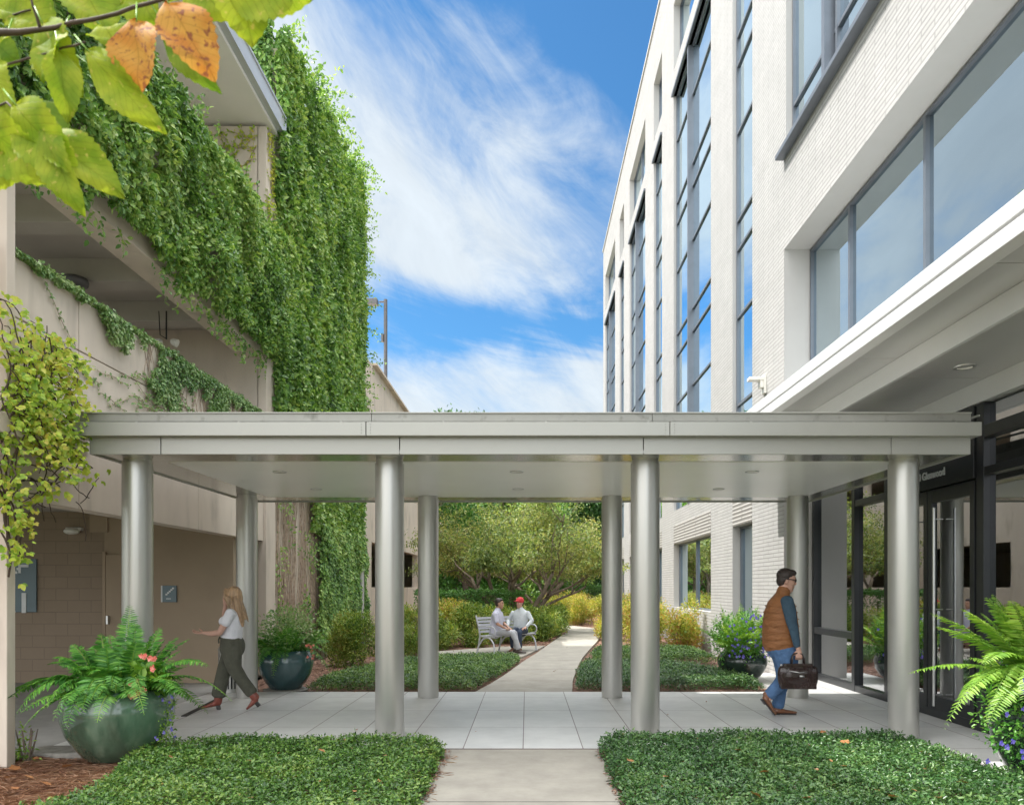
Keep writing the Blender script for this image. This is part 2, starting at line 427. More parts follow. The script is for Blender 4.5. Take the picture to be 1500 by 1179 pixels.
M['maple_green'] = leafmat('olive_tree_leaves', [(0.08,0.14,0.04),(0.17,0.26,0.08),(0.32,0.38,0.12),(0.50,0.46,0.20)], rough=0.5, trans=0.4, nscale=0.55)
M['evergreen'] = leafmat('evergreen_leaves', [(0.03,0.09,0.02),(0.06,0.16,0.035),(0.11,0.24,0.055)], trans=0.2, nscale=0.5)
M['flower_pink'] = leafmat('pink_begonia_petals', [(0.75,0.14,0.13),(0.85,0.26,0.22),(0.88,0.42,0.36)], trans=0.3)
M['flower_blue'] = leafmat('violet_petals', [(0.13,0.12,0.55),(0.22,0.18,0.70),(0.36,0.30,0.80)], trans=0.3, tcol=(0.8,0.8,1.2))
M['dry'] = leafmat('dry_leaf', [(0.30,0.11,0.04),(0.42,0.19,0.08),(0.50,0.28,0.14)], trans=0.1)
M['skin'] = surf('skin', (0.56,0.33,0.25), 0.5, var=0.08, scale=14)
M['skin_tan'] = surf('tanned_skin', (0.46,0.26,0.18), 0.5, var=0.08, scale=14)
M['tee'] = surf('white_cotton', (0.74,0.74,0.78), 0.9, var=0.04, scale=6, bump=0.6, bscale=9)
M['olive'] = surf('olive_trousers', (0.085,0.085,0.062), 0.85, var=0.18, scale=7, bump=0.7, bscale=8)
M['boot'] = surf('russet_leather', (0.23,0.055,0.035), 0.3, var=0.3, scale=20, coat=0.3)
M['heel'] = surf('dark_heel', (0.04,0.035,0.035), 0.4)
M['hair_blonde'] = surf('blonde_hair', (0.40,0.26,0.15), 0.42, var=0.55, scale=22, stretch=(1,1,0.12), bump=0.8, bscale=45)
M['hair_dark'] = surf('dark_hair', (0.035,0.024,0.02), 0.45, var=0.5, scale=30, bump=0.6, bscale=80)
M['vest'] = surf('brown_vest', (0.30,0.125,0.045), 0.65, var=0.14, scale=5, bump=0.8, bscale=7, stretch=(1,1,2.2))
M['shirt_blue'] = surf('slate_blue_knit', (0.045,0.085,0.125), 0.9, var=0.15, scale=9, bump=0.6, bscale=10)
M['denim'] = surf('blue_denim', (0.085,0.17,0.33), 0.85, var=0.18, scale=10, bump=0.7, bscale=9)
M['leather_brown'] = surf('tan_leather', (0.20,0.085,0.045), 0.3, var=0.25, scale=20, coat=0.2)
M['leather_dark'] = surf('dark_leather', (0.028,0.014,0.013), 0.24, var=0.3, scale=8, coat=0.35, bump=0.25, bscale=14)
M['polo'] = surf('pale_lilac_polo', (0.56,0.56,0.68), 0.9, var=0.05, scale=6, bump=0.5, bscale=9)
M['pullover'] = surf('pale_grey_pullover', (0.60,0.64,0.67), 0.9, var=0.05, scale=6, bump=0.5, bscale=9)
M['grey_trousers'] = surf('light_grey_trousers', (0.42,0.43,0.46), 0.85, var=0.07, scale=6, bump=0.5, bscale=9)
M['navy'] = surf('navy_jeans', (0.035,0.05,0.085), 0.85, var=0.15, scale=8, bump=0.5)
M['shoe_dark'] = surf('dark_shoe', (0.06,0.042,0.036), 0.4, var=0.2)
M['cap_red'] = surf('red_cap', (0.60,0.045,0.06), 0.8, var=0.06)
M['bench'] = surf('silver_bench_paint', (0.55,0.56,0.60), 0.4, metal=0.4, var=0.05, scale=4)
# ------------------------------------------------------------------ ground and paths
def sheet(name, poly, z, mat, th=0.0, kind='structure', bevel=0):
    mb = MB()
    if th: mb.prism(poly, z-th, z)
    else: mb.add([(p[0], p[1], z) for p in poly], [tuple(range(len(poly)))])
    o = mb.build(name, mat, bevel=bevel); o['kind'] = kind
    return o
sheet('ground', [(-400,-60),(400,-60),(400,500),(-400,500)], -0.16, M['ground'])
sheet('garage_floor', [(-16.2,5.3),(-4.86,5.3),(-4.86,13.15),(-16.2,13.15)], -0.006, M['asphalt'], th=0.1)
sheet('courtyard_paving', [(-4.86,7.76),(5.6,7.76),(5.6,11.98),(-4.86,11.98)], 0.0, M['tile'], th=0.12)
sheet('entrance_paving', [(3.75,1.0),(5.6,1.0),(5.6,7.755),(3.75,7.755)], 0.0, M['tile'], th=0.12)
sheet('entrance_paving', [(3.95,11.985),(5.6,11.985),(5.6,14.6),(3.95,14.6)], 0.0, M['tile'], th=0.12)
sheet('front_walk', [(-0.80,0.5),(0.74,0.5),(0.72,7.754),(-0.81,7.754)], -0.004, M['walk'], th=0.1)
PL = [(-.81,11.984),(-.62,13),(-.38,14.6),(-.08,17),(.22,19),(.55,21.5),(1.02,25),(1.5,28.2),(1.55,29.8),(.9,31.6),(-.5,33.2),(-2.0,34)]
PR = [(.70,11.984),(.80,13.5),(1.0,15.5),(1.28,17.8),(1.68,20.5),(2.15,23.5),(2.6,27),(2.8,29.5),(2.55,31.2),(1.7,33.2),(0.2,34.8),(-1.6,35.6)]
mb = MB()
vs = [];
for a, b in zip(PL, PR): vs += [(a[0],a[1],-.004),(b[0],b[1],-.004)]
vs2 = [(x,y,-.1) for x,y,z in vs]; n = len(vs)
fs = []
for i in range(len(PL)-1):
    fs.append((2*i, 2*i+1, 2*i+3, 2*i+2))
    fs.append((2*i, 2*i+2, n+2*i+2, n+2*i)); fs.append((2*i+1, n+2*i+1, n+2*i+3, 2*i+3))
mb.add(vs+vs2, fs)
o = mb.build('garden_path', M['walk']); o['kind'] = 'structure'
sheet('bench_pad', [(-2.3,18.0),(-.15,18.0),(.12,19.4),(.50,21.6),(-.7,21.3),(-2.4,19.6)], -0.012, M['walk'], th=0.08)
sheet('mulch_bed', [(-4.86,11.99),(-.5,11.99),(1.0,26),(2.2,50),(-4.9,50)], -0.06, M['mulch'])
sheet('mulch_bed', [(.6,11.99),(4.6,11.99),(4.6,50),(1.6,50),(1.4,33),(.9,17)], -0.063, M['mulch'])
sheet('mulch_bed', [(-7.5,0.5),(-.77,0.5),(-.77,7.752),(-7.5,7.752)], -0.04, M['mulch'])
sheet('mulch_bed', [(.70,0.5),(3.9,0.5),(3.9,7.752),(.70,7.752)], -0.043, M['mulch'])

# ------------------------------------------------------------------ covered walkway
CX = [-4.14, -1.46, 1.255, 4.0]
cw = empty('covered_walkway', (-0.05, 9.8, 0), label='silver metal covered walkway with flat roof and round columns crossing the courtyard', cat='canopy')
for yy in (8.2, 11.4):
    for x in CX:
        mb = MB()
        mb.lathe([(0.150,0.0),(0.152,0.01),(0.152,2.93),(0.142,2.932),(0.142,2.972)], (x,yy,0), 48)
        c = mb.build('column', M['alu'], cw, smooth='angle')
X0, X1, Y0, Y1 = -4.40, 4.46, 7.75, 12.15
mb = MB(); mb.box(X0+.54, X1-.34, Y0+.54, Y1-.62, 2.965, 3.0); so = mb.build('soffit', M['soffit'], cw)
mb = MB()
g = .004
mb.box(X0+.02, X1-.02, Y0+.02, Y0+.54-g, 2.97, 3.0); mb.box(X0+.02, X1-.02, Y1-.62+g, Y1-.02, 2.97, 3.0)
mb.box(X0+.02, X0+.54-g, Y0+.54, Y1-.62, 2.97, 3.0); mb.box(X1-.34+g, X1-.02, Y0+.54, Y1-.62, 2.97, 3.0)
mb.build('soffit_border', M['soffit_edge'], cw)
# lower fascia band in separate panels
mb = MB()
jx = [X0, -3.68, -1.28, 1.17, 3.66, X1]
for a, b in zip(jx[:-1], jx[1:]):
    mb.box(a+.004, b-.004, Y0, Y0+.03, 2.955, 3.13)
    mb.box(a+.004, b-.004, Y1-.03, Y1, 2.955, 3.13)
mb.box(X0, X0+.03, Y0+.035, Y1-.035, 2.955, 3.13); mb.box(X1-.03, X1, Y0+.035, Y1-.035, 2.955, 3.13)
mb.box(X0+.05, X1-.05, Y0+.035, Y0+.06, 2.99, 3.14, 1)
mb.build('fascia_panel', [M['alu_paint'], M['black']], cw, bevel=0.003)
mb = MB()
ux = [X0-.12, -1.60, 1.42, X1+.06]
for a, b in zip(ux[:-1], ux[1:]):
    mb.box(a+.003, b-.003, Y0-.09, Y0+.1, 3.125, 3.262)
    mb.box(a+.003, b-.003, Y1-.1, Y1+.09, 3.125, 3.262)
mb.box(X0-.12, X0-.02, Y0+.105, Y1-.105, 3.125, 3.262); mb.box(X1-.04, X1+.06, Y0+.105, Y1-.105, 3.125, 3.262)
mb.build('fascia_band', M['alu_paint'], cw, bevel=0.004)
mb = MB()
for sx in (-1.60, 1.42):
    for dx in (-.045, .045):
        for dz in (3.15, 3.18, 3.21, 3.24):
            mb = MB(); mb.ell((sx+dx, Y0-.092, dz), (.005,.004,.005), 8, 5); mb.build('rivet', M['roof_metal'], cw)
mb = MB()
gx = [X0-.06, -2.3, -.9, 0.35, 1.55, 3.0, X1-.03]
gx = [X0-.06, -1.55, 1.25, X1-.03]
for a, b in zip(gx[:-1], gx[1:]):
    mb.box(a+.002, b-.002, Y0-.06, Y0+.12, 3.272, 3.352)
    mb.box(a+.002, b-.002, Y0-.075, Y0+.12, 3.350, 3.362, 1)
for k in range(9):
    x = X0+.5+k*1.02
    mb.box(x, x+.018, Y0-.075, Y0-.06, 3.262, 3.275)
mb.build('gutter', [M['roof_metal'], M['alu_paint']], cw, bevel=0.002)
mb = MB()
mb.add([(X0-.06,Y0+.12,3.35),(X1,Y0+.12,3.35),(X1,(Y0+Y1)/2,3.40),(X0-.06,(Y0+Y1)/2,3.40),(X1,Y1+.05,3.35),(X0-.06,Y1+.05,3.35),
        (X0-.06,Y0+.12,3.20),(X1,Y0+.12,3.20),(X0-.06,Y1+.05,3.20),(X1,Y1+.05,3.20)],
       [(0,1,2,3),(3,2,4,5),(0,6,7,1),(5,4,9,8),(0,3,5,8,6),(1,7,9,4,2)])
for k in range(20):
    x = X0+.25+k*.46
    mb.add([(x,Y0+.1,3.355),(x+.02,Y0+.1,3.355),(x+.02,(Y0+Y1)/2,3.43),(x,(Y0+Y1)/2,3.43),(x,Y0+.1,3.375),(x+.02,Y0+.1,3.375),(x+.02,(Y0+Y1)/2,3.455),(x,(Y0+Y1)/2,3.455)],
           [(0,3,2,1),(4,5,6,7),(0,1,5,4),(1,2,6,5),(3,0,4,7)])
mb.build('roof_sheet', M['roof_metal'], cw)
for (x, y) in [(-2.88,8.98),(-.12,8.98),(2.62,8.98),(-2.88,10.55),(-.12,10.55),(2.62,10.55)]:
    mb = MB()
    mb.lathe([(.062,0),(.078,0),(.080,.004),(.080,.010)], (x,y,2.9565), 24, cap0=False, cap1=False)
    mb.lathe([(.062,0),(.055,.004),(.02,.0045)], (x,y,2.9585), 24, 1, cap0=False)
    mb.build('recessed_light', [M['steel'], M['lens']], cw, smooth='angle')

# ------------------------------------------------------------------ white brick office building (right)
FX = 4.6
ob = empty('office_building', (FX, 13.8, 0), label='tall white painted brick office building with dark framed glass strips on the right', cat='building')
strips = [(15.75,17.27), (26.3,28.0), (36.6,38.3)]
bays = [(19.3,24.2), (30.0,34.6), (40.3,45.3)]
holes = [(-6.0,13.8,-1.0,7.66), (-2.0,13.7,9.35,16.6)]
for a, b in strips: holes += [(a,b,4.0,17.0), (a,b,-0.02,2.97)]
for a, b in bays: holes += [(a,b,4.0,17.0), (a,b,1.0,2.97)]
top_w = []
for a, b in strips + bays: top_w.append((a,b,17.75,19.85))
top_w.append((5.0,13.3,17.75,19.85))
holes += top_w
mb = MB(); grid_wall(mb, [-6.0, 46.5], [0.0, 21.8], FX, FX+.5, holes)
mb.build('brick_wall', [M['brick'], M['offwhite']], ob)
mb = MB(); mb.box(FX+.5, 24, 46.2, 46.5, 0, 21.6); mb.box(FX+.52, 24, -6, 46.2, 21.2, 21.5); mb.box(23.7, 24, -6, 46.2, 0, 21.2); mb.box(FX+.5,23.7,-6.2,-6,0,21.2)
mb.build('outer_walls', M['brick'], ob)
mb = MB(); mb.box(FX-.05, FX+.55, -6.1, 46.6, 21.8, 21.92)
mb.build('parapet_cap', M['offwhite'], ob, bevel=.01)
# ribbed brick panels above the ground windows
mb = MB()
for a, b in strips + bays: mb.box(FX-.006, FX+.1, a+.02, b-.02, 2.975, 3.55)
mb.build('brick_lintel', M['rib_brick'], ob)
def win(y0, y1, z0, z1, xg, ymul, zmul, blind=True, fw=.05, fin=None, dark=False):
    f = MB()
    f.box(xg-.05, xg+.06, y0+.004, y0+fw, z0+.004, z1-.004); f.box(xg-.05, xg+.06, y1-fw, y1-.004, z0+.004, z1-.004)
    f.box(xg-.048, xg+.058, y0+fw, y1-fw, z0+.004, z0+fw); f.box(xg-.048, xg+.058, y0+fw, y1-fw, z1-fw, z1-.004)
    for y in ymul: f.box(xg-.052, xg+.05, y-.03, y+.03, z0+fw, z1-fw)
    for z in zmul: f.box(xg-.038, xg+.046, y0+fw, y1-fw, z-.028, z+.028)
    if fin: f.box(FX-.03, xg+.03, fin-.06, fin+.06, z0+.006, z1-.006)
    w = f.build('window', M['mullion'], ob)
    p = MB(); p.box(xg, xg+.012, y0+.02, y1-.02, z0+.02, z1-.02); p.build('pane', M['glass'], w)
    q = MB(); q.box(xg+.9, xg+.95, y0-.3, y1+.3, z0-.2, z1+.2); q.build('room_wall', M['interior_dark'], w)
    if blind:
        r = MB()
        zz = [z0+.05] + list(zmul) + [z1-.05]
        ylist = [y0+.05] + list(ymul) + [y1-.05]
        k = 0
        for a, b in zip(ylist[:-1], ylist[1:]):
            for c, d in zip(zz[:-1], zz[1:]):
                k += 1
                if d-c < 1.0: continue
                q_ = random.choice([0.0, .25, .45, .45, .8, 1.0])
                if q_ == 0: continue
                r = MB(); r.box(xg+.15, xg+.16, a+.03, b-.03, d-(d-c)*q_, d); r.build('blind', M['blind'], w)
    return w
ZM = []
z = 5.67
while z < 17:
    for d in (0, 1.95, 3.46):
        if 4.2 < z+d < 16.7: ZM.append(z+d)
    z += 4.11
for a, b in strips: win(a, b, 4.0, 17.0, FX+.13, [], ZM)
for a, b in bays: win(a, b, 4.0, 17.0, FX+.13, [], [zz-.25 for zz in ZM], fin=(a+b)/2+.2)
for a, b, c, d in top_w: win(a, b, c, d, FX+.25, [(a+b)/2] if b-a > 2.5 else [], [])
for a, b in strips: win(a, b, -.02, 2.97, FX+.22, [a+.55], [], dark=True)
for a, b in bays: win(a, b, 1.0, 2.97, FX+.22, [(a+b)/2], [])
mb = MB()
for a, b in strips + bays: mb.box(FX-.07, FX+.12, a-.06, b+.06, 17.0, 17.09)
mb.build('window_cap', M['mullion'], ob, bevel=.005)
# upper ribbon window with its projecting sill
win(-2.0, 13.7, 9.35, 16.6, FX+.16, [12.1, 11.75, 9.2, 6.6, 4.0, 1.4], [10.15, 12.6, 13.4], fin=11.92)
mb = MB(); mb.box(FX-.16, FX+.1, -2.1, 13.82, 9.25, 9.33)
mb.build('window_sill', M['mullion'], ob, bevel=.006)
# first floor ribbon window in the big recess
win(-6.0, 13.78, 4.3, 7.64, 5.1, [12.1, 9.8, 7.5, 5.2, 2.9, 0.6], [])
mb = MB(); mb.box(FX+.501, 6.2, -6, 13.8, 7.655, 7.75); mb.box(5.0, 6.2, 13.802, 14.0, 0, 7.65)
mb.build('recess_lining', M['offwhite'], ob)
# entrance canopy (stepped)
mb = MB()
YE = 14.35
mb.box(3.50, 3.62, -4, YE, 4.285, 4.42); mb.box(3.56, 3.62, -4, YE-.02, 4.255, 4.287); mb.box(3.50, 3.64, -4, YE, 4.13, 4.257)
mb.box(3.62, 5.06, -4, YE-.03, 4.36, 4.40)
cn = mb.build('entrance_canopy', M['panel_white'], ob, bevel=.004)
mb = MB()
for a, b in zip([-4, -1.5, 1, 3.5, 6.0, 8.5, 11.0], [-1.5, 1, 3.5, 6.0, 8.5, 11.0, YE-.03]):
    mb.box(3.64, 4.10, a+.005, b-.005, 4.14, 4.16)
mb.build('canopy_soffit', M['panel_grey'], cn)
mb = MB()
for a, b in zip([-4, -1.5, 1, 3.5, 6.0, 8.5, 11.0], [-1.5, 1, 3.5, 6.0, 8.5, 11.0, 13.78]):
    mb.box(4.13, 5.055, a+.005, b-.005, 3.925, 3.95)
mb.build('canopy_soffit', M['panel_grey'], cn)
mb = MB(); mb.box(4.08, 4.126, -4, 13.78, 3.92, 4.139)
mb.build('canopy_beam', M['panel_white'], cn, bevel=.003)
mb = MB(); mb.box(5.06, 5.12, -4, 13.78, 3.69, 4.1); mb.box(5.12, 5.7, -4, 13.78, 3.69, 3.72)
mb.build('canopy_beam', M['panel_white'], cn, bevel=.003)
for y in (8.07, 5.1, 2.1, 11.1):
    mb = MB()
    mb.lathe([(.075,0),(.105,0),(.108,.004),(.108,.012)], (4.58,y,3.915), 28, cap0=False, cap1=False)
    mb.lathe([(.075,.0),(.066,.012),(.03,.013)], (4.58,y,3.915), 28, 1, cap0=False)
    mb.build('recessed_light', [M['steel'], M['lens']], cn, smooth='angle')
# sconce on the pier
mb = MB()
mb.box(FX-.05, FX-.002, 14.8, 14.98, 5.35, 5.72); mb.box(FX-.33, FX-.05, 14.8, 14.98, 5.60, 5.66); mb.box(FX-.12, FX-.05, 14.82, 14.96, 5.46, 5.6)
mb.build('wall_lamp', M['plastic'], ob, bevel=.006)
# lobby curtain wall
G = 5.15
mb = MB()
def post(y, w=.04, z0=0, z1=3.69): mb.box(G-.06, G+.08, y-w, y+w, z0, z1)
def rail(y0, y1, z, h=.04): mb.box(G-.055, G+.075, y0, y1, z-h, z+h)
post(13.74, .045); post(12.05, .055); post(10.95, .05); post(8.67, .07); post(5.9, .05); post(3.1, .05); post(.3, .05)
rail(12.12, 13.69, .86, .055); rail(11.0, 11.98, 2.92, .05)
rail(-4, 13.69, .05, .05)
for a, b in ((12.12,13.69),(11.0,11.98),(-4,8.6)): rail(a, b, 3.36, .07)
rail(-4, 8.6, 2.92, .045)
mb.box(G-.08, G+.08, 8.76, 10.89, 2.86, 3.68)
cwall = mb.build('curtain_wall', M['black_frame'], ob, bevel=.004)
for a, b, c, d in ((12.1,13.72,.9,3.66),(12.1,13.72,.08,.82),(11.0,12.0,.1,2.88),(11.0,12.0,2.96,3.66),(5.93,8.6,.1,2.9),(5.93,8.6,2.96,3.66),(3.13,5.87,.1,3.66),(.33,3.07,.1,3.66)):
    p = MB(); p.box(G+.01, G+.022, a, b, c, d); p.build('pane', M['glass_low'], cwall)
mb = MB(); mb.box(G-.10, G-.065, 8.76, 13.78, 3.30, 3.66); 
for (a, b, hy) in ((8.80, 9.82, 9.74), (9.84, 10.86, 9.92)):
    d = MB()
    d.box(G-.05, G+.02, a, a+.09, .02, 2.84); d.box(G-.05, G+.02, b-.09, b, .02, 2.84)
    d.box(G-.048, G+.018, a+.09, b-.09, .02, .26); d.box(G-.048, G+.018, a+.09, b-.09, 2.68, 2.84)
    dd = d.build('door', M['black_frame'], ob, bevel=.004)
    p = MB(); p.box(G-.012, G, a+.08, b-.08, .24, 2.7); p.build('pane', M['glass_low'], dd)
    h = MB()
    hh = 9.49 if a < 9.5 else 9.98
    hy = 9.50 if a < 9.5 else 9.95
    h.tube([(G-.14,hy,.16),(G-.14,hy,2.60)], .019, 12)
    for zz in (.3, 1.35, 2.46): h.tube([(G-.14,hy,zz),(G-.03,hy,zz)], .009, 8)
    h.build('handle', M['steel'], dd, smooth='angle')
d = MB(); d.box(G-.03, G-.002, 8.70, 8.76, 1.02, 1.10); d.build('card_reader', M['plastic'], ob, bevel=.004)
def text(name, s, size, loc, rot, mat, parent, depth=.006, font=None, sx=1.0, bold=0.0):
    cu = bpy.data.curves.new(name, 'FONT'); cu.body = s; cu.size = size; cu.extrude = depth; cu.offset = bold
    t = bpy.data.objects.new('tmp', cu); COL.objects.link(t)
    dg = bpy.context.evaluated_depsgraph_get()
    me = bpy.data.meshes.new_from_object(t.evaluated_get(dg)); bpy.data.objects.remove(t)
    me.name = name; me.materials.clear(); me.materials.append(mat)
    Mx = Matrix.Translation(Vector(loc) - origin_of(parent)) @ rot.to_4x4() @ Matrix.Diagonal((sx,1,1,1))
    me.transform(Mx)
    o = bpy.data.objects.new(name, me); link(o, parent); return o
# lettering faces -x : text x axis -> -y
RL = Matrix(((0,0,-1),(-1,0,0),(0,1,0)))
text('lettering', '0 Glenwood', .135, (G-.085, 9.985, 2.985), RL, M['text_grey'], ob, sx=.93, depth=.006, bold=.002)
# lobby interior
mb = MB()
mb.box(12, 12.1, -4, 13.8, 0, 3.7); mb.box(5.4, 12, 13.86, 13.95, 0, 3.69); mb.box(5.4, 12, -4.1, -4, 0, 3.69)
mb.box(8.0, 8.2, 2.0, 7.0, 0, 3.6); mb.box(7.2,7.5,11.6,12.0,0,3.6)
mb.build('lobby_wall', M['interior'], ob)
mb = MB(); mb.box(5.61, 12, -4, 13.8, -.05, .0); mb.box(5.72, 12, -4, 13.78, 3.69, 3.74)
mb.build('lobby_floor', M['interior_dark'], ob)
mb = MB()
for k in range(33): mb.box(5.30, 5.86, 13.77+.0, 13.80, .15+k*.05, .192+k*.05)
mb.build('reflection_slats', M['offwhite'], ob)  # pale slats added to stand in for a bright reflection in the pane

# ------------------------------------------------------------------ parking garage (left)
GX = -4.85
pg = empty('parking_garage', (GX, 10, 0), label='beige concrete parking garage covered in ivy on the left side', cat='garage')
YN = 5.5
mb = MB()
js = [5.5, 6.83, 8.35, 9.87, 11.40, 12.92, 14.2]
for a, b in zip(js[:-1], js[1:]):
    for c, d in ((2.47,3.30),(3.315,4.172),(4.188,4.75)):
        mb.box(GX-.12, GX, a+.008, b-.008, c, d)
mb.box(GX-.25, GX-.10, YN, 14.2, 2.475, 4.745)
sp_ = mb.build('spandrel_panel', M['concrete'], pg, bevel=.004)
mb = MB(); mb.box(GX-.02, GX+.25, 6.6, 8.07, 2.98, 3.16); mb.build('ledge', M['concrete'], pg, bevel=.006)
mb = MB(); mb.box(GX-.41, GX, YN, 14.2, 5.84, 8.10); mb.box(GX-.46, GX-.405, YN, 14.2, 6.0, 8.0); mb.build('upper_spandrel', M['concrete'], pg, bevel=.01)
mb = MB(); mb.box(GX-.12, GX+.05, 14.2, 14.72, 0, 10.1); mb.build('pier', M['concrete'], pg, bevel=.008)
mb = MB(); mb.box(GX-.30, GX+.13, 7.0, 7.12, -.1, 12.0); mb.build('pier', M['concrete'], pg, bevel=.008)
mb = MB()
mb.box(-16, GX-.10, 14.2, 14.5, 0, 10.1); mb.box(-16.2, -16, YN, 14.5, 3.3, 4.5); mb.box(-16.2, -16, YN, 14.5, 0, .9); mb.box(-16.2,-16,YN,14.5,6.7,7.7)
for a_, b_ in ((YN, 5.9), (9.6, 10.0), (13.8, 14.2)): mb.box(-16.19, -15.9, a_, b_, .9, 10.15)
mb.build('end_wall', M['concrete'], pg)
mb = MB(); mb.box(-15.9, GX-.27, YN, 14.2, 2.9, 3.5); mb.box(-15.9, GX-.47, YN, 14.2, 6.35, 6.9)
for y in (7.6, 9.3, 11.1, 12.75): mb.box(-15.9, GX-.47, y, y+.35, 6.02, 6.352)
for y in (6.4, 9.6): mb.box(-15.9, GX-.27, y, y+.35, 2.7, 2.905)
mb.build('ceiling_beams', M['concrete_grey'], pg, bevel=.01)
mb = MB()
mb.box(-16, -4.72, YN-.2, 14.72, 10.16, 10.42)
mb.build('roof_slab', M['roof_white'], pg, bevel=.01)
mb = MB(); mb.box(-4.719, -4.60, YN-.2, 14.75, 10.22, 10.52); mb.box(-4.9, -4.58, YN-.2, 14.76, 10.52, 10.56)
mb.build('roof_edge', M['edge_metal'], pg)
mb = MB(); mb.box(-16, -7.17, 13.1, 13.4, 0, 2.9); mb.build('stair_wall', M['cmu'], pg)
mb = MB(); mb.box(-7.165, -4.98, 13.08, 13.4, 0, 2.9); mb.box(-7.4, -7.1, 13.05, 13.3, 2.55, 2.9); mb.build('stair_wall', M['brown'], pg)
mb = MB(); mb.box(-7.12, -6.80, 13.03, 13.079, 0, 2.17); mb.box(-7.17,-7.12,13.02,13.085,0,2.22)
dr = mb.build('door', M['brown'], pg, bevel=.004)
mb = MB(); mb.box(-7.08,-7.05,12.97,13.03,1.0,1.14); mb.build('handle', M['steel'], dr)
# rear stair tower and rear wing
mb = MB(); mb.box(-12, GX-.1, 14.76, 22.6, -.1, 12.3); mb.build('stair_tower', M['concrete'], pg)
mb = MB(); mb.box(GX-.099, GX+.16, 21.95, 22.22, -.05, 2.2); mb.build('pilaster', M['offwhite'], pg, bevel=.01)
mb = MB()
hl = []
for a, b in ((24.3,29.4),(30.0,34.6),(35.2,40.0),(40.6,45.2)): hl += [(a,b,1.62,3.05),(a,b,5.3,6.5)]
grid_wall(mb, [22.75, 49], [-.1, 8.65], GX-.3, GX-.05, hl)
mb.box(-16, GX-.3, 22.75, 49, 7.4, 7.7); mb.box(-16, GX-.31, 48.8, 49, -.1, 7.4); mb.box(-16, GX-.31, 24.45, 48.8, 3.5, 3.8); mb.box(-16.2,-16,24.42,49,-.1,7.7)
mb.build('rear_wing', [M['concrete'], M['concrete']], pg)
mb = MB()
for y in (34.8, 40.3, 45.6): mb.box(GX-.05, GX+.12, y-.2, y+.2, -.1, 8.6)
mb.build('rear_pier', M['concrete'], pg, bevel=.01)
mb = MB(); mb.box(GX-.1, GX+.1, 24.45, 34.5, 8.65, 8.72); mb.build('parapet_cap', M['concrete'], pg)
# bracket pieces at the walkway end
def thing(name, loc, label, cat, group=None): return empty(name, loc, 0, label, cat, group)
# garage lamps
t = thing('wall_lamp', (-7.65,13.05,2.56), 'small white domed lamp high on the brown wall inside the garage', 'lamp')
mb = MB(); mb.ell((0,-.09,0), (.13,.10,.055)); mb.build('lens', M['lens'], t, smooth=True, local=True)
mb = MB(); mb.box(-.13,.13,-.06,.04,.02,.07); mb.build('housing', M['plastic'], t, bevel=.01, local=True)
t = thing('ceiling_lamp', (-6.45,11.0,5.98), 'round dark dome lamp under the garage ceiling beam', 'lamp')
mb = MB(); mb.lathe([(.17,.04),(.185,.0),(.17,-.06),(.10,-.10),(.02,-.115)], n=24); mb.build('shade', M['lampgrey'], t, smooth=True, local=True)
t = thing('security_lamp', (-5.75,12.3,5.52), 'twin white security lamp hanging from the garage ceiling above the parapet', 'lamp')
mb = MB(); mb.tube([(0,0,.5),(0,0,.05)], .012, 8); mb.tube([(-.12,0,.5),(-.1,0,.12),(0,0,.06)], .008, 6); mb.build('hanger', M['black'], t, local=True)
for s in (-1, 1):
    mb = MB(); n0 = mb.lathe([(.02,.0),(.05,.03),(.065,.11),(.055,.112)], n=16)
    mb.xform(n0, Matrix.Translation((s*.07,0,.03)) @ Matrix.Rotation(s*2.0, 4, 'Y')); mb.build('lamp_head', M['plastic'], t, smooth=True, local=True)
# signs
t = thing('garage_sign', (-8.5,13.09,1.66), 'slate blue garage sign with a large white figure 1 and arrow mark', 'sign')
mb = MB(); mb.box(-.60,.19,-.03,0,-.46,.44); mb.build('board', M['sign_blue'], t, bevel=.004, local=True)
RF = Matrix(((1,0,0),(0,0,-1),(0,1,0)))
text('numeral', '1', .46, (-8.64,13.055,1.20), RF, M['sign_light'], t, sx=1.1, bold=.012)
text('lettering', 'STAIR', .145, (-9.02,13.055,1.20), RF, M['sign_light'], t, sx=.98)
mb = MB()
for k in range(3): mb.box(-.26+k*.06, -.20+k*.06+.012, -.036, -.031, .16+k*.06-.03, .16+k*.06+.012)
mb.box(-.11,.06,-.037,-.031,.30,.345); mb.box(-.11,-.07,-.0375,-.0305,.20,.30)
mb.build('stair_symbol', M['sign_light'], t, local=True)
t = thing('stair_sign', (-6.05,13.07,1.50), 'small square slate sign with a white stair symbol on the brown wall', 'sign')
mb = MB(); mb.box(-.14,.12,-.025,0,-.13,.15); mb.build('board', M['sign_blue'], t, bevel=.003, local=True)
mb = MB()
for k in range(5): mb.obox((-.045+k*.028,-.03,-.0+k*.026), (1,0,0),(0,1,0),(0,0,1), .016,.004,.014)
mb.box(-.05,.03,-.031,-.026,-.08,-.065); mb.box(-.14,-.115,-.0265,-.0255,-.13,.15)
mb.build('stair_symbol', M['sign_light'], t, local=True)
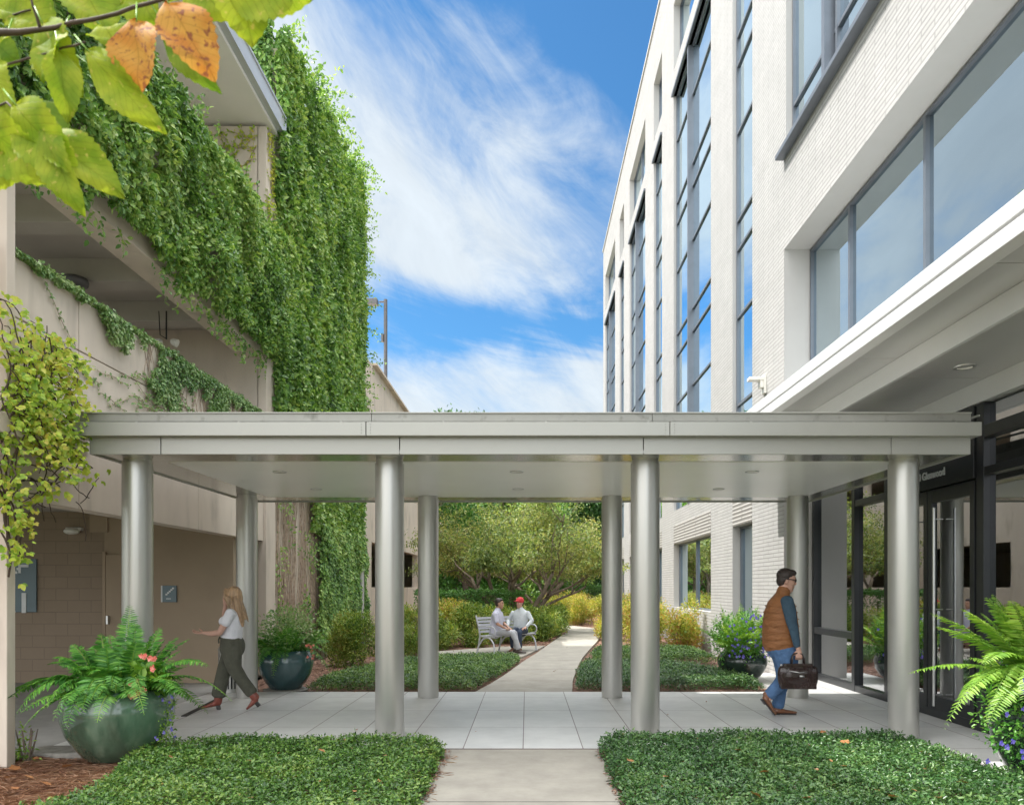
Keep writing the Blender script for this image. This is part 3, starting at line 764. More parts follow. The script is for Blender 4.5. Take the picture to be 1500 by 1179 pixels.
# pole lamp on the garage deck
t = thing('street_lamp', (-5.5,30,7.7), 'grey parking deck lamp post with a flat box head above the ivy wall', 'lamp post')
mb = MB(); mb.tube([(0,0,0),(0,0,5.1)], .07, 10); mb.build('pole', M['lampgrey'], t, smooth='angle', local=True)
mb = MB(); mb.box(-1.0,-.30,-.18,.18,4.88,5.10); mb.box(-.25,.0,-.04,.04,4.98,5.04); mb.build('lamp_head', M['lampgrey'], t, bevel=.02, local=True)
mb = MB(); mb.box(-.16,-.07,-.08,.08,3.45,3.75); mb.build('junction_box', M['lampgrey'], t, bevel=.01, local=True)
# floor channel
t = MB(); t.obox((-4.41,10.6,.004),(1.0,0,0),(-.11,1,0),(0,0,1),.035,.92,.006); o = t.build('floor_channel', M['black']); tag(o, 'black metal channel cover lying on the paving near the garage', 'floor channel')
# kerb stone by the big pot
mb = MB()
pts = [(-4.85,7.45),(-4.5,7.35),(-4.0,7.5),(-3.6,7.62),(-3.6,7.76),(-4.86,7.76)]
mb.prism(pts, -.1, .035)
o = mb.build('kerb_stone', M['stone'], bevel=.02); tag(o, 'rough grey stone kerb behind the big green pot in the left corner', 'kerb')
# litter bin
t = thing('litter_bin', (-4.62,12.05,0), 'round dark grey slatted litter bin behind the walking woman', 'bin')
mb = MB(); mb.lathe([(.17,.0),(.19,.0),(.19,.05),(.17,.05)], n=28); mb.lathe([(.19,.62),(.20,.66),(.15,.74),(.05,.76)], n=28); mb.build('frame', M['alu'], t, smooth='angle', local=True)
mb = MB()
for k in range(24):
    q = 2*PI*k/24; mb.obox((.185*math.cos(q),.185*math.sin(q),.335),(math.cos(q),math.sin(q),0),(-math.sin(q),math.cos(q),0),(0,0,1),.006,.014,.29)
mb.build('slats', M['alu'], t, local=True)
mb = MB(); mb.lathe([(.155,.03),(.155,.64)], n=24); mb.build('liner', M['black'], t, smooth='angle', local=True)
# ------------------------------------------------------------------ leaves
def unit(a): return a/np.maximum(np.linalg.norm(a, axis=-1, keepdims=True), 1e-9)
def leaf_block(P, D, Nn, size, asp=0.5, fold=0.12, curl=0.15):
    """P base points, D leaf directions, Nn leaf normals, size lengths -> 6 vertices, 2 quads per leaf"""
    D = unit(D); W = unit(np.cross(D, Nn)); Nn = unit(np.cross(W, D))
    s = size[:, None]
    if np.ndim(asp) == 0: asp = np.full(len(P), asp)
    w = (size*asp*0.5)[:, None]
    base = P; tip = P + D*s - Nn*s*curl
    l1 = P + D*s*0.30 + W*w + Nn*s*fold*.6; l2 = P + D*s*0.68 + W*w*.82 + Nn*s*(fold*.5-curl*.35)
    r1 = P + D*s*0.30 - W*w + Nn*s*fold*.6; r2 = P + D*s*0.68 - W*w*.82 + Nn*s*(fold*.5-curl*.35)
    V = np.stack([base, r1, r2, tip, l2, l1], axis=1).reshape(-1, 3)
    i = (np.arange(len(P))*6)[:, None]
    F = np.concatenate([i+np.array([[0,1,2,3]]), i+np.array([[0,3,4,5]])], axis=1).reshape(-1, 4)
    return V, F
def rnd(n, a=-1, b=1): return rng.uniform(a, b, n)
def rvec(n):
    v = rng.normal(size=(n, 3)); return unit(v)
def nz1(x, y, s=1.0, seed=0.0):
    """cheap smooth noise on arrays"""
    x = np.asarray(x)*s+seed; y = np.asarray(y)*s+seed*1.7
    return (np.sin(x*1.3+np.sin(y*1.1+1.0)*1.4)+np.sin(y*1.9+np.cos(x*.9)*1.7+2.0)+.6*np.sin(x*3.1+y*2.3)+.5*np.sin(x*5.3-y*4.1+1.2)+.35*np.sin(x*9.7+y*8.9))/3.45

def wall_ivy(name, n, y0, y1, zlo, zhi, x_fn, size, mats, label, holes=lambda y,z: np.zeros(len(y),bool), asp=.55, parent=None, down=0.9):
    y = rnd(n, y0, y1); lo = zlo(y); hi = zhi(y)
    z = lo + rng.uniform(0, 1, n)*(hi-lo)
    keep = ~holes(y, z); y = y[keep]; z = z[keep]; n = len(y)
    x = x_fn(y, z) + np.abs(rng.normal(size=n))*.05
    P = np.stack([x, y, z], 1)
    D = rvec(n)*.95 + np.array([.25, 0, -down*.6]); Nn = rvec(n)*.75 + np.array([.85, -.12, .45])
    mb = MB(); s = (size[0] + (size[1]-size[0])*rng.random(n)**1.5)*(1+.18*nz1(y, z, 2.3, 8))
    mb.block(*leaf_block(P, D, Nn, s, asp))
    return mb

# --- ivy on the stair tower
root = empty('ivy', (GX+.1, 19.5, 0), label='dense tall ivy covering the whole stair tower of the garage', cat='ivy')
def tower_bulge(y, z):
    t = np.clip((z-2)/4, 0, 1)*np.clip((23.6-y)/2.2, .3, 1)
    return -4.93 + .04 + t*(.14+.15*nz1(y, z, 1.1, 3)+.08*nz1(y, z, 3.7, 1))
def tower_top(y): return np.interp(y,[14.6,17,20,23.5],[12.1,12.6,13.0,13.1])+.35*nz1(y, y*0, 1.6, 2)+.25*nz1(y, y*0, 5.0, 4)
n = 86000
mb = wall_ivy('', n, 14.55, 22.7, lambda y: np.where(y < 17.3, 3.75, 2.9), tower_top, tower_bulge, (.075,.15), None, '')
# loose outer sprays that break the outline
for _ in range(420):
    e = random.random()
    if e < .35: y, z = random.uniform(14.8, 22.7), None
    else: y, z = random.uniform(21.2, 22.7) if e < .7 else random.uniform(14.7,22.7), random.uniform(4.5, 13.2)
    if z is None: z = float(tower_top(np.array([y]))[0])-.05
    x = float(tower_bulge(np.array([y]), np.array([z]))[0])
    L_ = random.uniform(.25, .75); d = Vector((random.uniform(.2,.8), random.uniform(-.4,.7), random.uniform(-.2,.9))).normalized()
    k = int(L_/.05)
    t = np.linspace(0, 1, k)
    P = np.array([x,y,z]) + np.outer(t*L_, np.array(d)) + np.array([0,0,-1])*(t**2*.25*L_)[:,None] + rnd((k,3))*.015
    mb.block(*leaf_block(P, rvec(k)+np.array(d)*.5, rvec(k)+np.array([.4,-.2,.8]), rnd(k,.06,.12), .5))
# round the corner onto the near face of the tower
nf = 7000; xf = rnd(nf, -7.2, -4.85); zf = rnd(nf, 10.3, 12.6)
mb.block(*leaf_block(np.stack([xf, 14.72-np.abs(rng.normal(size=nf))*.07, zf+.25*nz1(xf, zf*0, 3)], 1), rvec(nf)*.75+np.array([0,-.25,-.8]), rvec(nf)*.5+np.array([.1,-.9,.4]), rnd(nf,.07,.14), .55))
# lower growth
y = rnd(34000, 17.2, 23.0); z = rng.uniform(0.15, 3.1, 34000)
edge = 17.7 + .35*nz1(z, z*0, 2.2, 1) + .3*rng.random(len(z))
k = (y > edge) & ~((y > 21.93) & (y < 22.24) & (z < 2.1+.15*nz1(y,y,9)))
y = y[k]; z = z[k]; n = len(y)
P = np.stack([-4.93+.05+.09*(nz1(y,z,2.4,2)+1)+np.abs(rng.normal(size=n))*.03, y, z], 1)
mb.block(*leaf_block(P, rvec(n)*.7+np.array([.2,0,-.9]), rvec(n)*.5+np.array([.9,-.2,.4]), rnd(n,.05,.10), .6))
# sparse leaves over the bare stems
n = 1500
y = rnd(n, 14.75, 17.9); z = rng.uniform(.4, 3.4, n); k = nz1(y, z, 2.0, 5) > .15; y = y[k]; z = z[k]; n = len(y)
P = np.stack([-4.86+rng.random(n)*.12, y, z], 1)
mb.block(*leaf_block(P, rvec(n)+np.array([.2,0,-.7]), rvec(n)*.6+np.array([.9,-.2,.4]), rnd(n,.05,.09), .6))
mb.build('foliage', M['ivy'], root)
mb = MB()
for i in range(78):
    y = random.uniform(14.8, 18.1); ph = random.uniform(0, 6); w = random.uniform(.005, .016)
    pts = [(-4.93+w*.7+.02*random.random(), y+.10*math.sin(z_*1.3+ph)+.04*math.sin(z_*4.1+ph*2)+(z_*.02), z_) for z_ in np.linspace(-.06, 4.6, 15)]
    mb.tube(pts, [w*(1.1-.05*j) for j in range(15)], 6)
for i in range(40):
    y = random.uniform(18.0, 23.2); ph = random.uniform(0, 6)
    mb.tube([(-4.92, y+.1*math.sin(z_*1.5+ph), z_) for z_ in np.linspace(-.06, 3, 8)], .010, 5)
mb.build('stems', M['vine_stem'], root, smooth=True)

# --- ivy on the upper spandrel
root = empty('ivy', (GX+.1, 10, 5.8), label='thick glossy ivy spilling over the upper concrete band of the garage', cat='ivy')
def up_lo(y): return 5.88 + .12*nz1(y, y*0, 1.5, 1) - .22*(nz1(y, y*0, 2.6, 7) > .55) + .12*np.clip((8.3-y),0,1)
def up_hi(y): return 8.05 + np.interp(y,[5.5,9.5,13.2,14.2],[.35,.1,-.05,.15]) + .2*nz1(y, y*0, 1.7, 2) + .16*nz1(y, y*0, 4.5, 3)
def up_x(y, z): return GX + .05 + .22*(nz1(y, z, 1.9, 3)+1)*np.clip((z-5.5)*1.2, .35, 1)*np.clip((8.7-z)*1.3, .25, 1) + .09*nz1(y, z, 5, 2)
mb = wall_ivy('', 56000, 5.6, 14.6, up_lo, up_hi, up_x, (.055,.105), None, '')
n = 9000   # top of the band, leaning over the edge
y = rnd(n, 5.6, 14.2); x = GX-.42+rng.random(n)*.6; z = 8.05+.10*rng.random(n)+.16*rng.random(n)*(nz1(y,x,2,4)+.6)
mb.block(*leaf_block(np.stack([x,y,z],1), rvec(n)*.8+np.array([.4,0,.1]), rvec(n)*.6+np.array([.3,0,.9]), rnd(n,.055,.105), .55))
for _ in range(150):   # hanging and reaching sprays
    y = random.uniform(6.5, 14.1)
    if random.random() < .45: z = 5.8; d = Vector((random.uniform(.0,.3), random.uniform(-.3,.3), -1)); L_ = random.uniform(.1,.45)
    else: z = 8.1; d = Vector((random.uniform(-.1,.4), random.uniform(-.5,.7), random.uniform(.3,1))); L_ = random.uniform(.2,.6)
    d.normalize(); k = max(4, int(L_/.03)); t = np.linspace(0,1,k)
    P = np.array([GX+.08,y,z]) + np.outer(t*L_, np.array(d)) + rnd((k,3))*.02
    mb.block(*leaf_block(P, rvec(k)+np.array(d)*.5, rvec(k)+np.array([.6,-.2,.6]), rnd(k,.05,.09), .5))
mb.build('foliage', M['ivy'], root)
# tendrils on the top storey end wall and around the pier
mb = MB(); ts = MB()
for i in range(52):
    if i < 30: p = Vector((random.uniform(-6.6,-5.0), 14.17, random.uniform(8.3, 9.9))); d = Vector((random.uniform(-1,1), 0, random.uniform(-.4,.9)))
    else: p = Vector((GX+.07, random.uniform(14.2,14.72), random.uniform(7.2,9.9))); d = Vector((0, random.uniform(-.4,.4), 1))
    d.normalize(); pts = [p.copy()]
    for k in range(26):
        d = (d + Vector((random.uniform(-.35,.35) if i < 30 else 0, random.uniform(-.2,.2) if i >= 30 else 0, random.uniform(-.3,.32)))).normalized()
        p = p + d*.06
        if p.z > 10.1 or p.z < 5.0 or (i < 30 and p.x > -4.98) or (i >= 30 and not 14.2 < p.y < 14.72): break
        pts.append(p.copy())
    if len(pts) < 3: continue
    ts.tube(pts, .005, 4)
    P = np.array([tuple(q) for q in pts for _ in (0,1)]) + rnd((len(pts)*2,3))*.02
    k = len(P); mb.block(*leaf_block(P, rvec(k), rvec(k)+(np.array([.2,-1.2,.4]) if i < 30 else np.array([1.2,-.2,.4])), rnd(k,.04,.08), .6))
mb.build('tendril_leaves', M['vine_yellow'], root)
ts.build('tendrils', M['vine_stem'], root)

# --- creeping fig on the lower parapet
root = empty('creeping_fig', (GX+.02, 10.5, 3.5), label='small leaved creeper running along the lower parapet below the ivy', cat='creeper')
n = 46000
y = rnd(n, 7.2, 13.9)
band = np.interp(y, [7.2,8.2,9.0,9.8,10.6,11.6,12.6,13.9], [.12,.25,.45,.80,1.1,1.3,1.3,1.1]) + .10*nz1(y, y*0, 2.0, 3)
dz = rng.random(n); z = 4.80 - dz*band
k = (nz1(y, z, 3.2, 6) + .85 - dz*1.1 > .36) & (rng.random(n) < .75) & (rng.random(n) < np.clip((y-6.8)/1.6, .3, 1)) & ~((nz1(y, z, 1.3, 9) > .55) & (dz < .55))
y = y[k]; z = z[k]; n = len(y)
P = np.stack([GX+.005+.05*rng.random(n)*(1+nz1(y,z,2,2))+.03, y, z], 1)
mb = MB(); mb.block(*leaf_block(P, rvec(n)*.7+np.array([.2,0,-.8]), rvec(n)*.5+np.array([.9,-.1,.5]), rnd(n,.028,.055), .65))
n = 4500; y = rnd(n, 7.3, 13.9); P = np.stack([GX-.12+rng.random(n)*.16, y, 4.76+.06*rng.random(n)*(1+nz1(y,y,2))], 1)
mb.block(*leaf_block(P, rvec(n), rvec(n)*.6+np.array([.2,0,.9]), rnd(n,.03,.055), .65))
ts = MB()
for i in range(26):   # trailing runners
    p = Vector((GX+.02, random.uniform(7.8,12.5), random.uniform(3.7,4.3))); d = Vector((0, -1, random.uniform(-.1,.5))).normalized(); pts = [p.copy()]
    for k in range(random.randint(8,22)):
        d = (d + Vector((0, random.uniform(-.2,.2), random.uniform(-.25,.25)))).normalized(); p = p + d*.055; pts.append(p.copy())
    ts.tube(pts, .004, 4)
    P = np.array([tuple(q) for q in pts for _ in (0,1)]) + rnd((len(pts)*2,3))*.014
    k = len(P); mb.block(*leaf_block(P, rvec(k), rvec(k)*.6+np.array([1.1,-.2,.4]), rnd(k,.03,.055), .6))
for i in range(120):  # fine bare stems over the pale part
    y = random.uniform(9.8, 13.6); z = 4.78; pts = [(GX+.008, y+.06*math.sin(k*.9+i), z-k*.09) for k in range(random.randint(4,10))]
    ts.tube(pts, .004, 4)
mb.build('foliage', M['ivy_blue'], root); ts.build('stems', M['vine_stem'], root)

# --- yellow green vine at the near pier
root = empty('climbing_vine', (GX+.15, 7.3, 0), label='yellow green broad leaved vine climbing the near pier and ledge at far left', cat='vine')
lf = MB(); ts = MB()
def lobed_leaf(P, D, Nn, s):
    # three overlapping lobes per leaf read as a lobed outline
    D = unit(D); Nn = unit(Nn); W = unit(np.cross(D, Nn))
    for a, q in ((0, 1.0), (.85, .72), (-.85, .72)):
        lf.block(*leaf_block(P, D*math.cos(a)+W*math.sin(a), Nn, s*q, .62, .05, .12))
for i in range(46):
    if i < 11: p = Vector((GX+.20, random.uniform(6.75,7.1), random.uniform(1.6,2.6))); d = Vector((.1,0,1)); m_ = random.randint(20,44)
    elif i < 38: p = Vector((GX+.2, random.uniform(6.8,7.6), random.uniform(2.9,3.4))); d = Vector((.15, random.uniform(-.2,.9), random.uniform(.0,1))); m_ = random.randint(12,28)
    else: p = Vector((GX+.22, random.uniform(7.0,7.7), 3.1)); d = Vector((.3,random.uniform(.2,.6),-.5)); m_ = random.randint(6,14)
    d.normalize(); pts = [p.copy()]
    for k in range(m_):
        d = (d + Vector((random.uniform(-.25,.25), random.uniform(-.3,.3), random.uniform(-.25,.28)))).normalized()
        p = p + d*.06
        if random.random() < .12: continue
        if p.x > GX+.34: d.x = -abs(d.x)*.5
        if p.x < GX+.08: d.x = abs(d.x)
        if p.y > 7.45+.35*(p.z > 2.9): d.y = -abs(d.y)
        if p.y < 6.75: d.y = abs(d.y)
        if p.z > 3.9: d.z -= .35
        pts.append(p.copy())
    ts.tube(pts, [.010-.006*j/len(pts) for j in range(len(pts))], 5)
    c = []
    for q in pts:
        for _ in range(2 if i < 14 else 3): c.append(tuple(q + Vector((random.uniform(-.03,.13), random.uniform(-.13,.13), random.uniform(-.13,.10)))))
    P = np.array(c); k = len(P)
    kp = rng.random(k) < .72; P = P[kp]; k = len(P)
    lobed_leaf(P, rvec(k)*.8+np.array([.3,0,-.8]), rvec(k)*.6+np.array([.6,-.6,.6]), rnd(k,.036,.078))
for i in range(14):  # bare purple-brown twigs under the ledge
    p = Vector((GX+.1, random.uniform(7.0,8.3), random.uniform(2.5,3.0))); pts = [p.copy()]; d = Vector((0,1,random.uniform(-.3,.3)))
    for k in range(8):
        d = (d+Vector((0,random.uniform(-.5,.5),random.uniform(-.5,.4)))).normalized(); p = p+d*.06; pts.append(p.copy())
    ts.tube(pts, .006, 4)
lf.build('foliage', M['vine_yellow'], root); ts.build('stems', M['twig'], root)

# ------------------------------------------------------------------ ground cover beds
def in_poly(x, y, poly):
    c = np.zeros(len(x), bool); n = len(poly); j = n-1
    for i in range(n):
        xi, yi = poly[i]; xj, yj = poly[j]
        t = ((yi > y) != (yj > y)) & (x < (xj-xi)*(y-yi)/(yj-yi+1e-12)+xi)
        c ^= t; j = i
    return c
def edge_dist(x, y, poly):
    d = np.full(len(x), 9.0)
    for i in range(len(poly)):
        a = np.array(poly[i-1]); b = np.array(poly[i]); ab = b-a
        t = np.clip(((x-a[0])*ab[0]+(y-a[1])*ab[1])/(ab@ab), 0, 1)
        d = np.minimum(d, np.hypot(x-a[0]-t*ab[0], y-a[1]-t*ab[1]))
    return d
def bed(poly, h, dens, s0, s1, mat, lab, hole=None):
    xs = [p[0] for p in poly]; ys = [p[1] for p in poly]
    A = (max(xs)-min(xs))*(max(ys)-min(ys)); n = int(A*dens)
    x = rnd(n, min(xs)-.05, max(xs)+.05); y = rnd(n, min(ys)-.05, max(ys)+.03)
    px = x + .05*nz1(x, y, 6, 1)+.02*nz1(x,y,17,3); py = y + .035*nz1(x, y, 7, 4)
    k = in_poly(px, py, poly)
    if hole is not None: k &= ~hole(x, y)
    x = x[k]; y = y[k]; n = len(x)
    e = edge_dist(x, y, poly)
    prof = np.clip(e/.16, 0, 1)**.5
    top = h*(.30+.70*prof) + .030*nz1(x, y, 4, 2) + .024*nz1(x, y, 13, 5)
    q = rng.random(n)
    z = np.where(q < .62, top + .02*rng.normal(size=n), top*rng.random(n))
    out = rvec(n); out[:, 2] *= .4
    P = np.stack([x, y, np.maximum(z, -.03)], 1)
    mb = MB()
    mb.block(*leaf_block(P, out+np.array([0,-.05,.30]), rvec(n)*.45+np.array([0,-.15,1.0]), rnd(n,s0,s1), .52))
    ns = n//60   # taller shoots
    i = rng.integers(0, n, ns)
    for j in range(5):
        Pj = np.stack([x[i], y[i], top[i]+.012*j], 1)+rnd((ns,3))*.006
        mb.block(*leaf_block(Pj, rvec(ns)+np.array([0,0,.7]), rvec(ns)*.5+np.array([0,-.2,1]), rnd(ns,s0*.8,s1*.9), .5))
    o = mb.build('ground_cover', mat); tag(o, lab, 'ground cover', kind='stuff')
    u = MB()  # dark soil mound beneath so that the walk does not shine through
    c = np.array([sum(xs)/len(xs), sum(ys)/len(ys)])
    return o
FL = [(-3.75,4.3),(-.74,4.3),(-.82,7.72),(-2.0,7.76),(-3.2,7.73),(-3.72,7.3),(-3.5,6.6),(-3.3,5.8)]
FR = [(.74,4.3),(3.92,4.3),(3.88,6.2),(3.78,7.4),(3.55,7.76),(2.3,7.8),(.74,7.73),(.70,6.5)]
bed(FL, .13, 6500, .022, .043, M['jasmine'], 'leafy low green ground cover in the front left bed')
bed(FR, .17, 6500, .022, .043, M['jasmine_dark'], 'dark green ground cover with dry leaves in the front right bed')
BL = [(-3.45,12.1),(-.85,12.1),(-.66,13.2),(-.42,14.8),(-.12,17.0),(-.3,17.6),(-2.2,17.3),(-3.0,15.6),(-3.5,13.6)]
bed(BL, .12, 3400, .028, .05, M['jasmine'], 'low green ground cover behind the walkway, left of the path')
BR = [(.80,12.1),(3.72,12.1),(3.75,13.0),(3.4,14.6),(2.9,15.6),(1.12,15.7),(.90,13.8)]
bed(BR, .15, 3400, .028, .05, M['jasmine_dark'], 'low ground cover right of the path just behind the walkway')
BR2 = [(1.45,16.5),(4.1,16.5),(4.15,19.2),(1.75,19.4),(1.5,18.0)]
bed(BR2, .16, 2600, .03, .055, M['jasmine'], 'low ground cover strip right of the path in front of the warm coloured shrubs')

# pine straw and bark

def straw(n, region, z, mat, lab, L0, L1, w, name='pine_straw'):
    x, y = region(n); n = len(x)
    a = rnd(n, 0, 2*PI); D = np.stack([np.cos(a), np.sin(a), rnd(n,-.25,.25)], 1)
    P = np.stack([x, y, z+.02*rng.random(n)+.012*nz1(x,y,5)], 1)
    mb = MB(); mb.block(*leaf_block(P, D, rvec(n)*.3+np.array([0,0,1]), rnd(n,L0,L1), w*1.3, .02, .1))
    o = mb.build(name, mat); tag(o, lab, 'mulch', kind='stuff')
def reg_fl(n):
    x = rnd(n,-5.6,-.76); y = rnd(n,4.6,7.7); k = ~in_poly(x+.1, y, FL) ; return x[k], y[k]
straw(42000, reg_fl, -.03, M['needle'], 'brown pine straw mulch at the lower left corner', .07, .17, .022)
def reg_bl(n):
    x = rnd(n,-4.8,1.2); y = rnd(n,12.0,30.0); pl = np.interp(y, [p[1] for p in PL], [p[0] for p in PL]); k = (x < pl-.02) & ~in_poly(x, y, BL) & ~((y>17.9)&(y<21.6)&(x>-2.3)&(x<.5)); return x[k], y[k]
straw(26000, reg_bl, -.05, M['needle_dark'], 'bark mulch around the shrubs left of the path', .03, .08, .35, 'bark_mulch')
def reg_br(n):
    x = rnd(n,.7,4.5); y = rnd(n,12.0,33.0); pr = np.interp(y, [p[1] for p in PR], [p[0] for p in PR]); k = (x > pr+.02) & ~in_poly(x, y, BR) & ~in_poly(x, y, BR2) & ~((x>3.95)&(y<14.6)); return x[k], y[k]
straw(16000, reg_br, -.055, M['needle_dark'], 'bark mulch around the shrubs right of the path', .03, .08, .35, 'bark_mulch')
def reg_fe(n):
    y = rnd(n,4.6,7.7); s = rng.random(n) < .5; x = np.where(s, -.80+rnd(n,-.06,.05), .73+rnd(n,-.05,.06)); return x, y
straw(1500, reg_fe, -.01, M['needle_dark'], 'bark crumbs along the edges of the front walk', .015, .035, .5, 'bark_mulch')

# ------------------------------------------------------------------ fallen leaves
def dry_leaf(x, y, z, s, lab):
    mb = MB(); pts = []; a0 = random.uniform(0, 6.28); tl = (random.uniform(-.5,.5), random.uniform(-.5,.3))
    k = 14
    for i in range(k):
        q = 2*PI*i/k; r = s*(.5+.18*math.cos(q)+.10*math.cos(5*q+1)+random.uniform(-.03,.03))
        lx, ly = r*math.cos(q), r*.62*math.sin(q)
        h = .25*s*(ly/s)**2*4 + .15*lx*lx/s
        X = lx*math.cos(a0)-ly*math.sin(a0); Y = lx*math.sin(a0)+ly*math.cos(a0)
        pts.append((X, Y, h+X*tl[0]+Y*tl[1]))
    mb.add([(0,0,-.01*s)]+pts, [(0,i+1,(i+1)%k+1) for i in range(k)])
    mb.v = [(p[0]+x,p[1]+y,p[2]+z) for p in mb.v]
    o = mb.build('fallen_leaf', M['dry'], smooth=True); tag(o, lab, 'leaf', 'dry leaves fallen on the beds'); return o
def pxg(px, py, z=0.0):
    Y = 1130*(1.62-z)/(py-860); return ((px-772)/1130*Y, Y)
for (px, py) in [(1240,1090),(1122,1133),(1358,1105),(1413,1145),(1375,1168),(1110,1168),(1222,1150),(1020,1170),(1083,1100),(1207,1074),(1236,1122),(1310,1170),(975,1140),(923,1118),(1180,1172)]:
    x, y = pxg(px, py, .19); dry_leaf(x, y, .2+random.uniform(-.01,.01), random.uniform(.06,.10), 'dry brown leaf lying on the front right ground cover')
for (px, py) in [(238,1150),(430,1140),(555,1145),(300,1125),(365,1170),(470,1100),(520,1160),(250,1110)]:
    x, y = pxg(px, py, .15); dry_leaf(x, y, .16, random.uniform(.04,.07), 'dry leaf lying on the front left ground cover')
for (px, py) in [(12,1142),(52,1114),(80,1172),(25,1128),(40,1140),(100,1125),(18,1158),(140,1165),(66,1150),(120,1150)]:
    x, y = pxg(px, py, 0); dry_leaf(x, y, .02, random.uniform(.07,.11), 'dry leaf lying on the pine straw at lower left')
for (px, py) in [(485,1012),(520,1016),(830,950),(812,985),(700,950)]:
    x, y = pxg(px, py, 0); dry_leaf(x, y, .03, random.uniform(.05,.08), 'dry leaf lying beside the garden bed behind the walkway')

for k_ in range(24):
    x, y = random.uniform(-3.0,-.95), random.uniform(5.4,7.5); dry_leaf(x, y, .15+random.uniform(-.01,.02), random.uniform(.022,.045), 'dry leaf lying on the front left ground cover')
    x, y = random.uniform(.9,3.5), random.uniform(5.4,7.5); dry_leaf(x, y, .19+random.uniform(-.01,.02), random.uniform(.022,.045), 'dry brown leaf lying on the front right ground cover')
for k_ in range(7):
    dry_leaf(random.uniform(-2.5,3.0), random.uniform(8.0,11.8), .008, random.uniform(.02,.035), 'tiny dry leaf lying on the pale paving')
# ------------------------------------------------------------------ ferns and pots
def frond(F, R, base, az, elev, length, droop, width, npin=34, twist=0.0):
    d = np.array([math.cos(az)*math.cos(elev), math.sin(az)*math.cos(elev), math.sin(elev)])
    t = np.linspace(0, 1, npin+2)
    pts = np.array(base) + np.outer(t*length, d) + np.array([0,0,-1.0])*(t**2.2*droop*length)[:,None]
    R.tube([tuple(p) for p in pts[::3]], [.006*(1-.8*i/len(pts[::3])) for i in range(len(pts[::3]))], 4)
    T = np.gradient(pts, axis=0); T = unit(T)
    side = unit(np.cross(T, np.array([0,0,1.0])+.001)); nrm = np.cross(side, T)
    if twist: 
        c, s = math.cos(twist), math.sin(twist); side, nrm = side*c+nrm*s, nrm*c-side*s
    tt = t[2:]; prof = np.clip(np.sin(np.pi*np.clip(tt*.93+.06,0,1))**.55, .05, 1)*(1-.25*tt)
    P = pts[2:]; k = len(P)
    for s in (1, -1):
        D = side[2:]*s + T[2:]*.38 + rnd((k,3))*.13 - np.array([0,0,.14])
        F.block(*leaf_block(P, D, nrm[2:]+rnd((k,3))*.15, prof*width*rnd(k,.82,1.15), np.full(k, .19), .04, .12))
def pot(root, r, h, mat, lip=True):
    mb = MB()
    prof = [(0.0,0.0),(r*.52,0.0),(r*.56,.01),(r*.74,h*.18),(r*.90,h*.38),(r*.985,h*.58),(r,h*.72),(r*.965,h*.86),(r*.88,h*.955),(r*.83,h*.985),(r*.80,h),(r*.76,h*.99),(r*.745,h*.95)]
    mb.lathe(prof, n=56, cap0=False, cap1=False)
    p = mb.build('pot', mat, root, smooth=True, local=True)
    s = MB(); s.lathe([(0.001,h*.93),(r*.5,h*.95),(r*.76,h*.93)], n=24, cap1=False, cap0=False); s.build('soil', M['soil'], p, smooth=True, local=True)
    return p
def flowers(root, pts, mat, s, name='flower'):
  for q_ in pts:
    mb = MB()
    P = np.array([q_])
    for k in range(5):
        n = len(P); a = rnd(n, 0, 6.28)
        D = np.stack([np.cos(k*1.257+a*0)*.8, -.5+0*a, np.sin(k*1.257)+0*a], 1)+rnd((n,3))*.2
        mb.block(*leaf_block(P+rnd((n,3))*.004, D, rvec(n)*.3+np.array([0,-1,.2]), np.full(n, s)*rnd(n,.8,1.2), .8, .05, .1))
    mb.build(name, mat, root, local=True)
def bushy(mb, c, r, n, s0, s1, up=.2, asp=.5):
    v = rvec(n); q = rng.random(n)**.4
    P = np.array(c) + v*q[:,None]*np.array(r)*(1+.25*nz1(v[:,0]*3, v[:,1]*3+v[:,2]*2, 1.5))[:,None]
    mb.block(*leaf_block(P, v+rvec(n)*.8+np.array([0,0,up]), v*.6+rvec(n)*.5+np.array([0,0,.7]), rnd(n,s0,s1), asp))

# left front planter
t = thing('potted_fern', (-3.90,7.28,0), 'large green glazed pot of ferns and pink begonias in the front left corner', 'planter', 'glazed fern planters')
t.location.y = 7.36
pot(t, .50, .66, M['glaze'])
F = MB(); R = MB(); random.seed(3)
spec = [ # az, elev, length, droop, width
 (1.75,1.30,.80,.10,.13),(1.9,1.15,.78,.14,.12),(1.35,1.38,.62,.08,.13),(2.3,1.1,.62,.2,.12),(1.0,1.15,.70,.22,.13),(.7,1.0,.72,.30,.12),(.25,.95,.80,.35,.12),
 (-.1,.75,.95,.55,.12),(.05,.55,.98,.75,.11),(-.45,.6,.85,.70,.12),(3.3,.55,.95,.75,.13),(3.0,.35,1.05,.55,.14),(3.5,.6,.9,.8,.13),(2.8,.7,.85,.5,.12),(3.75,.75,.85,.95,.13),
 (-1.62,.95,.72,1.05,.15),(-1.75,.8,.66,1.15,.14),(-1.35,1.0,.62,.9,.13),(-2.2,.85,.72,.95,.13),(-2.6,.8,.80,.9,.13),(-2.0,1.15,.60,.6,.13),(-1.1,1.1,.62,.6,.12),(-.8,.85,.72,.8,.12),
 (-1.5,1.35,.55,.3,.13),(-2.4,1.25,.58,.35,.13),(-.6,1.25,.62,.3,.13),(.4,1.3,.58,.2,.13),(2.6,1.3,.6,.2,.13),(3.1,1.1,.66,.35,.13),(-2.9,1.0,.72,.5,.13),(0.1,1.15,.7,.35,.12),(.6,.7,.7,.4,.12),(1.4,.8,.6,.4,.12),(2.2,.8,.6,.4,.12)]
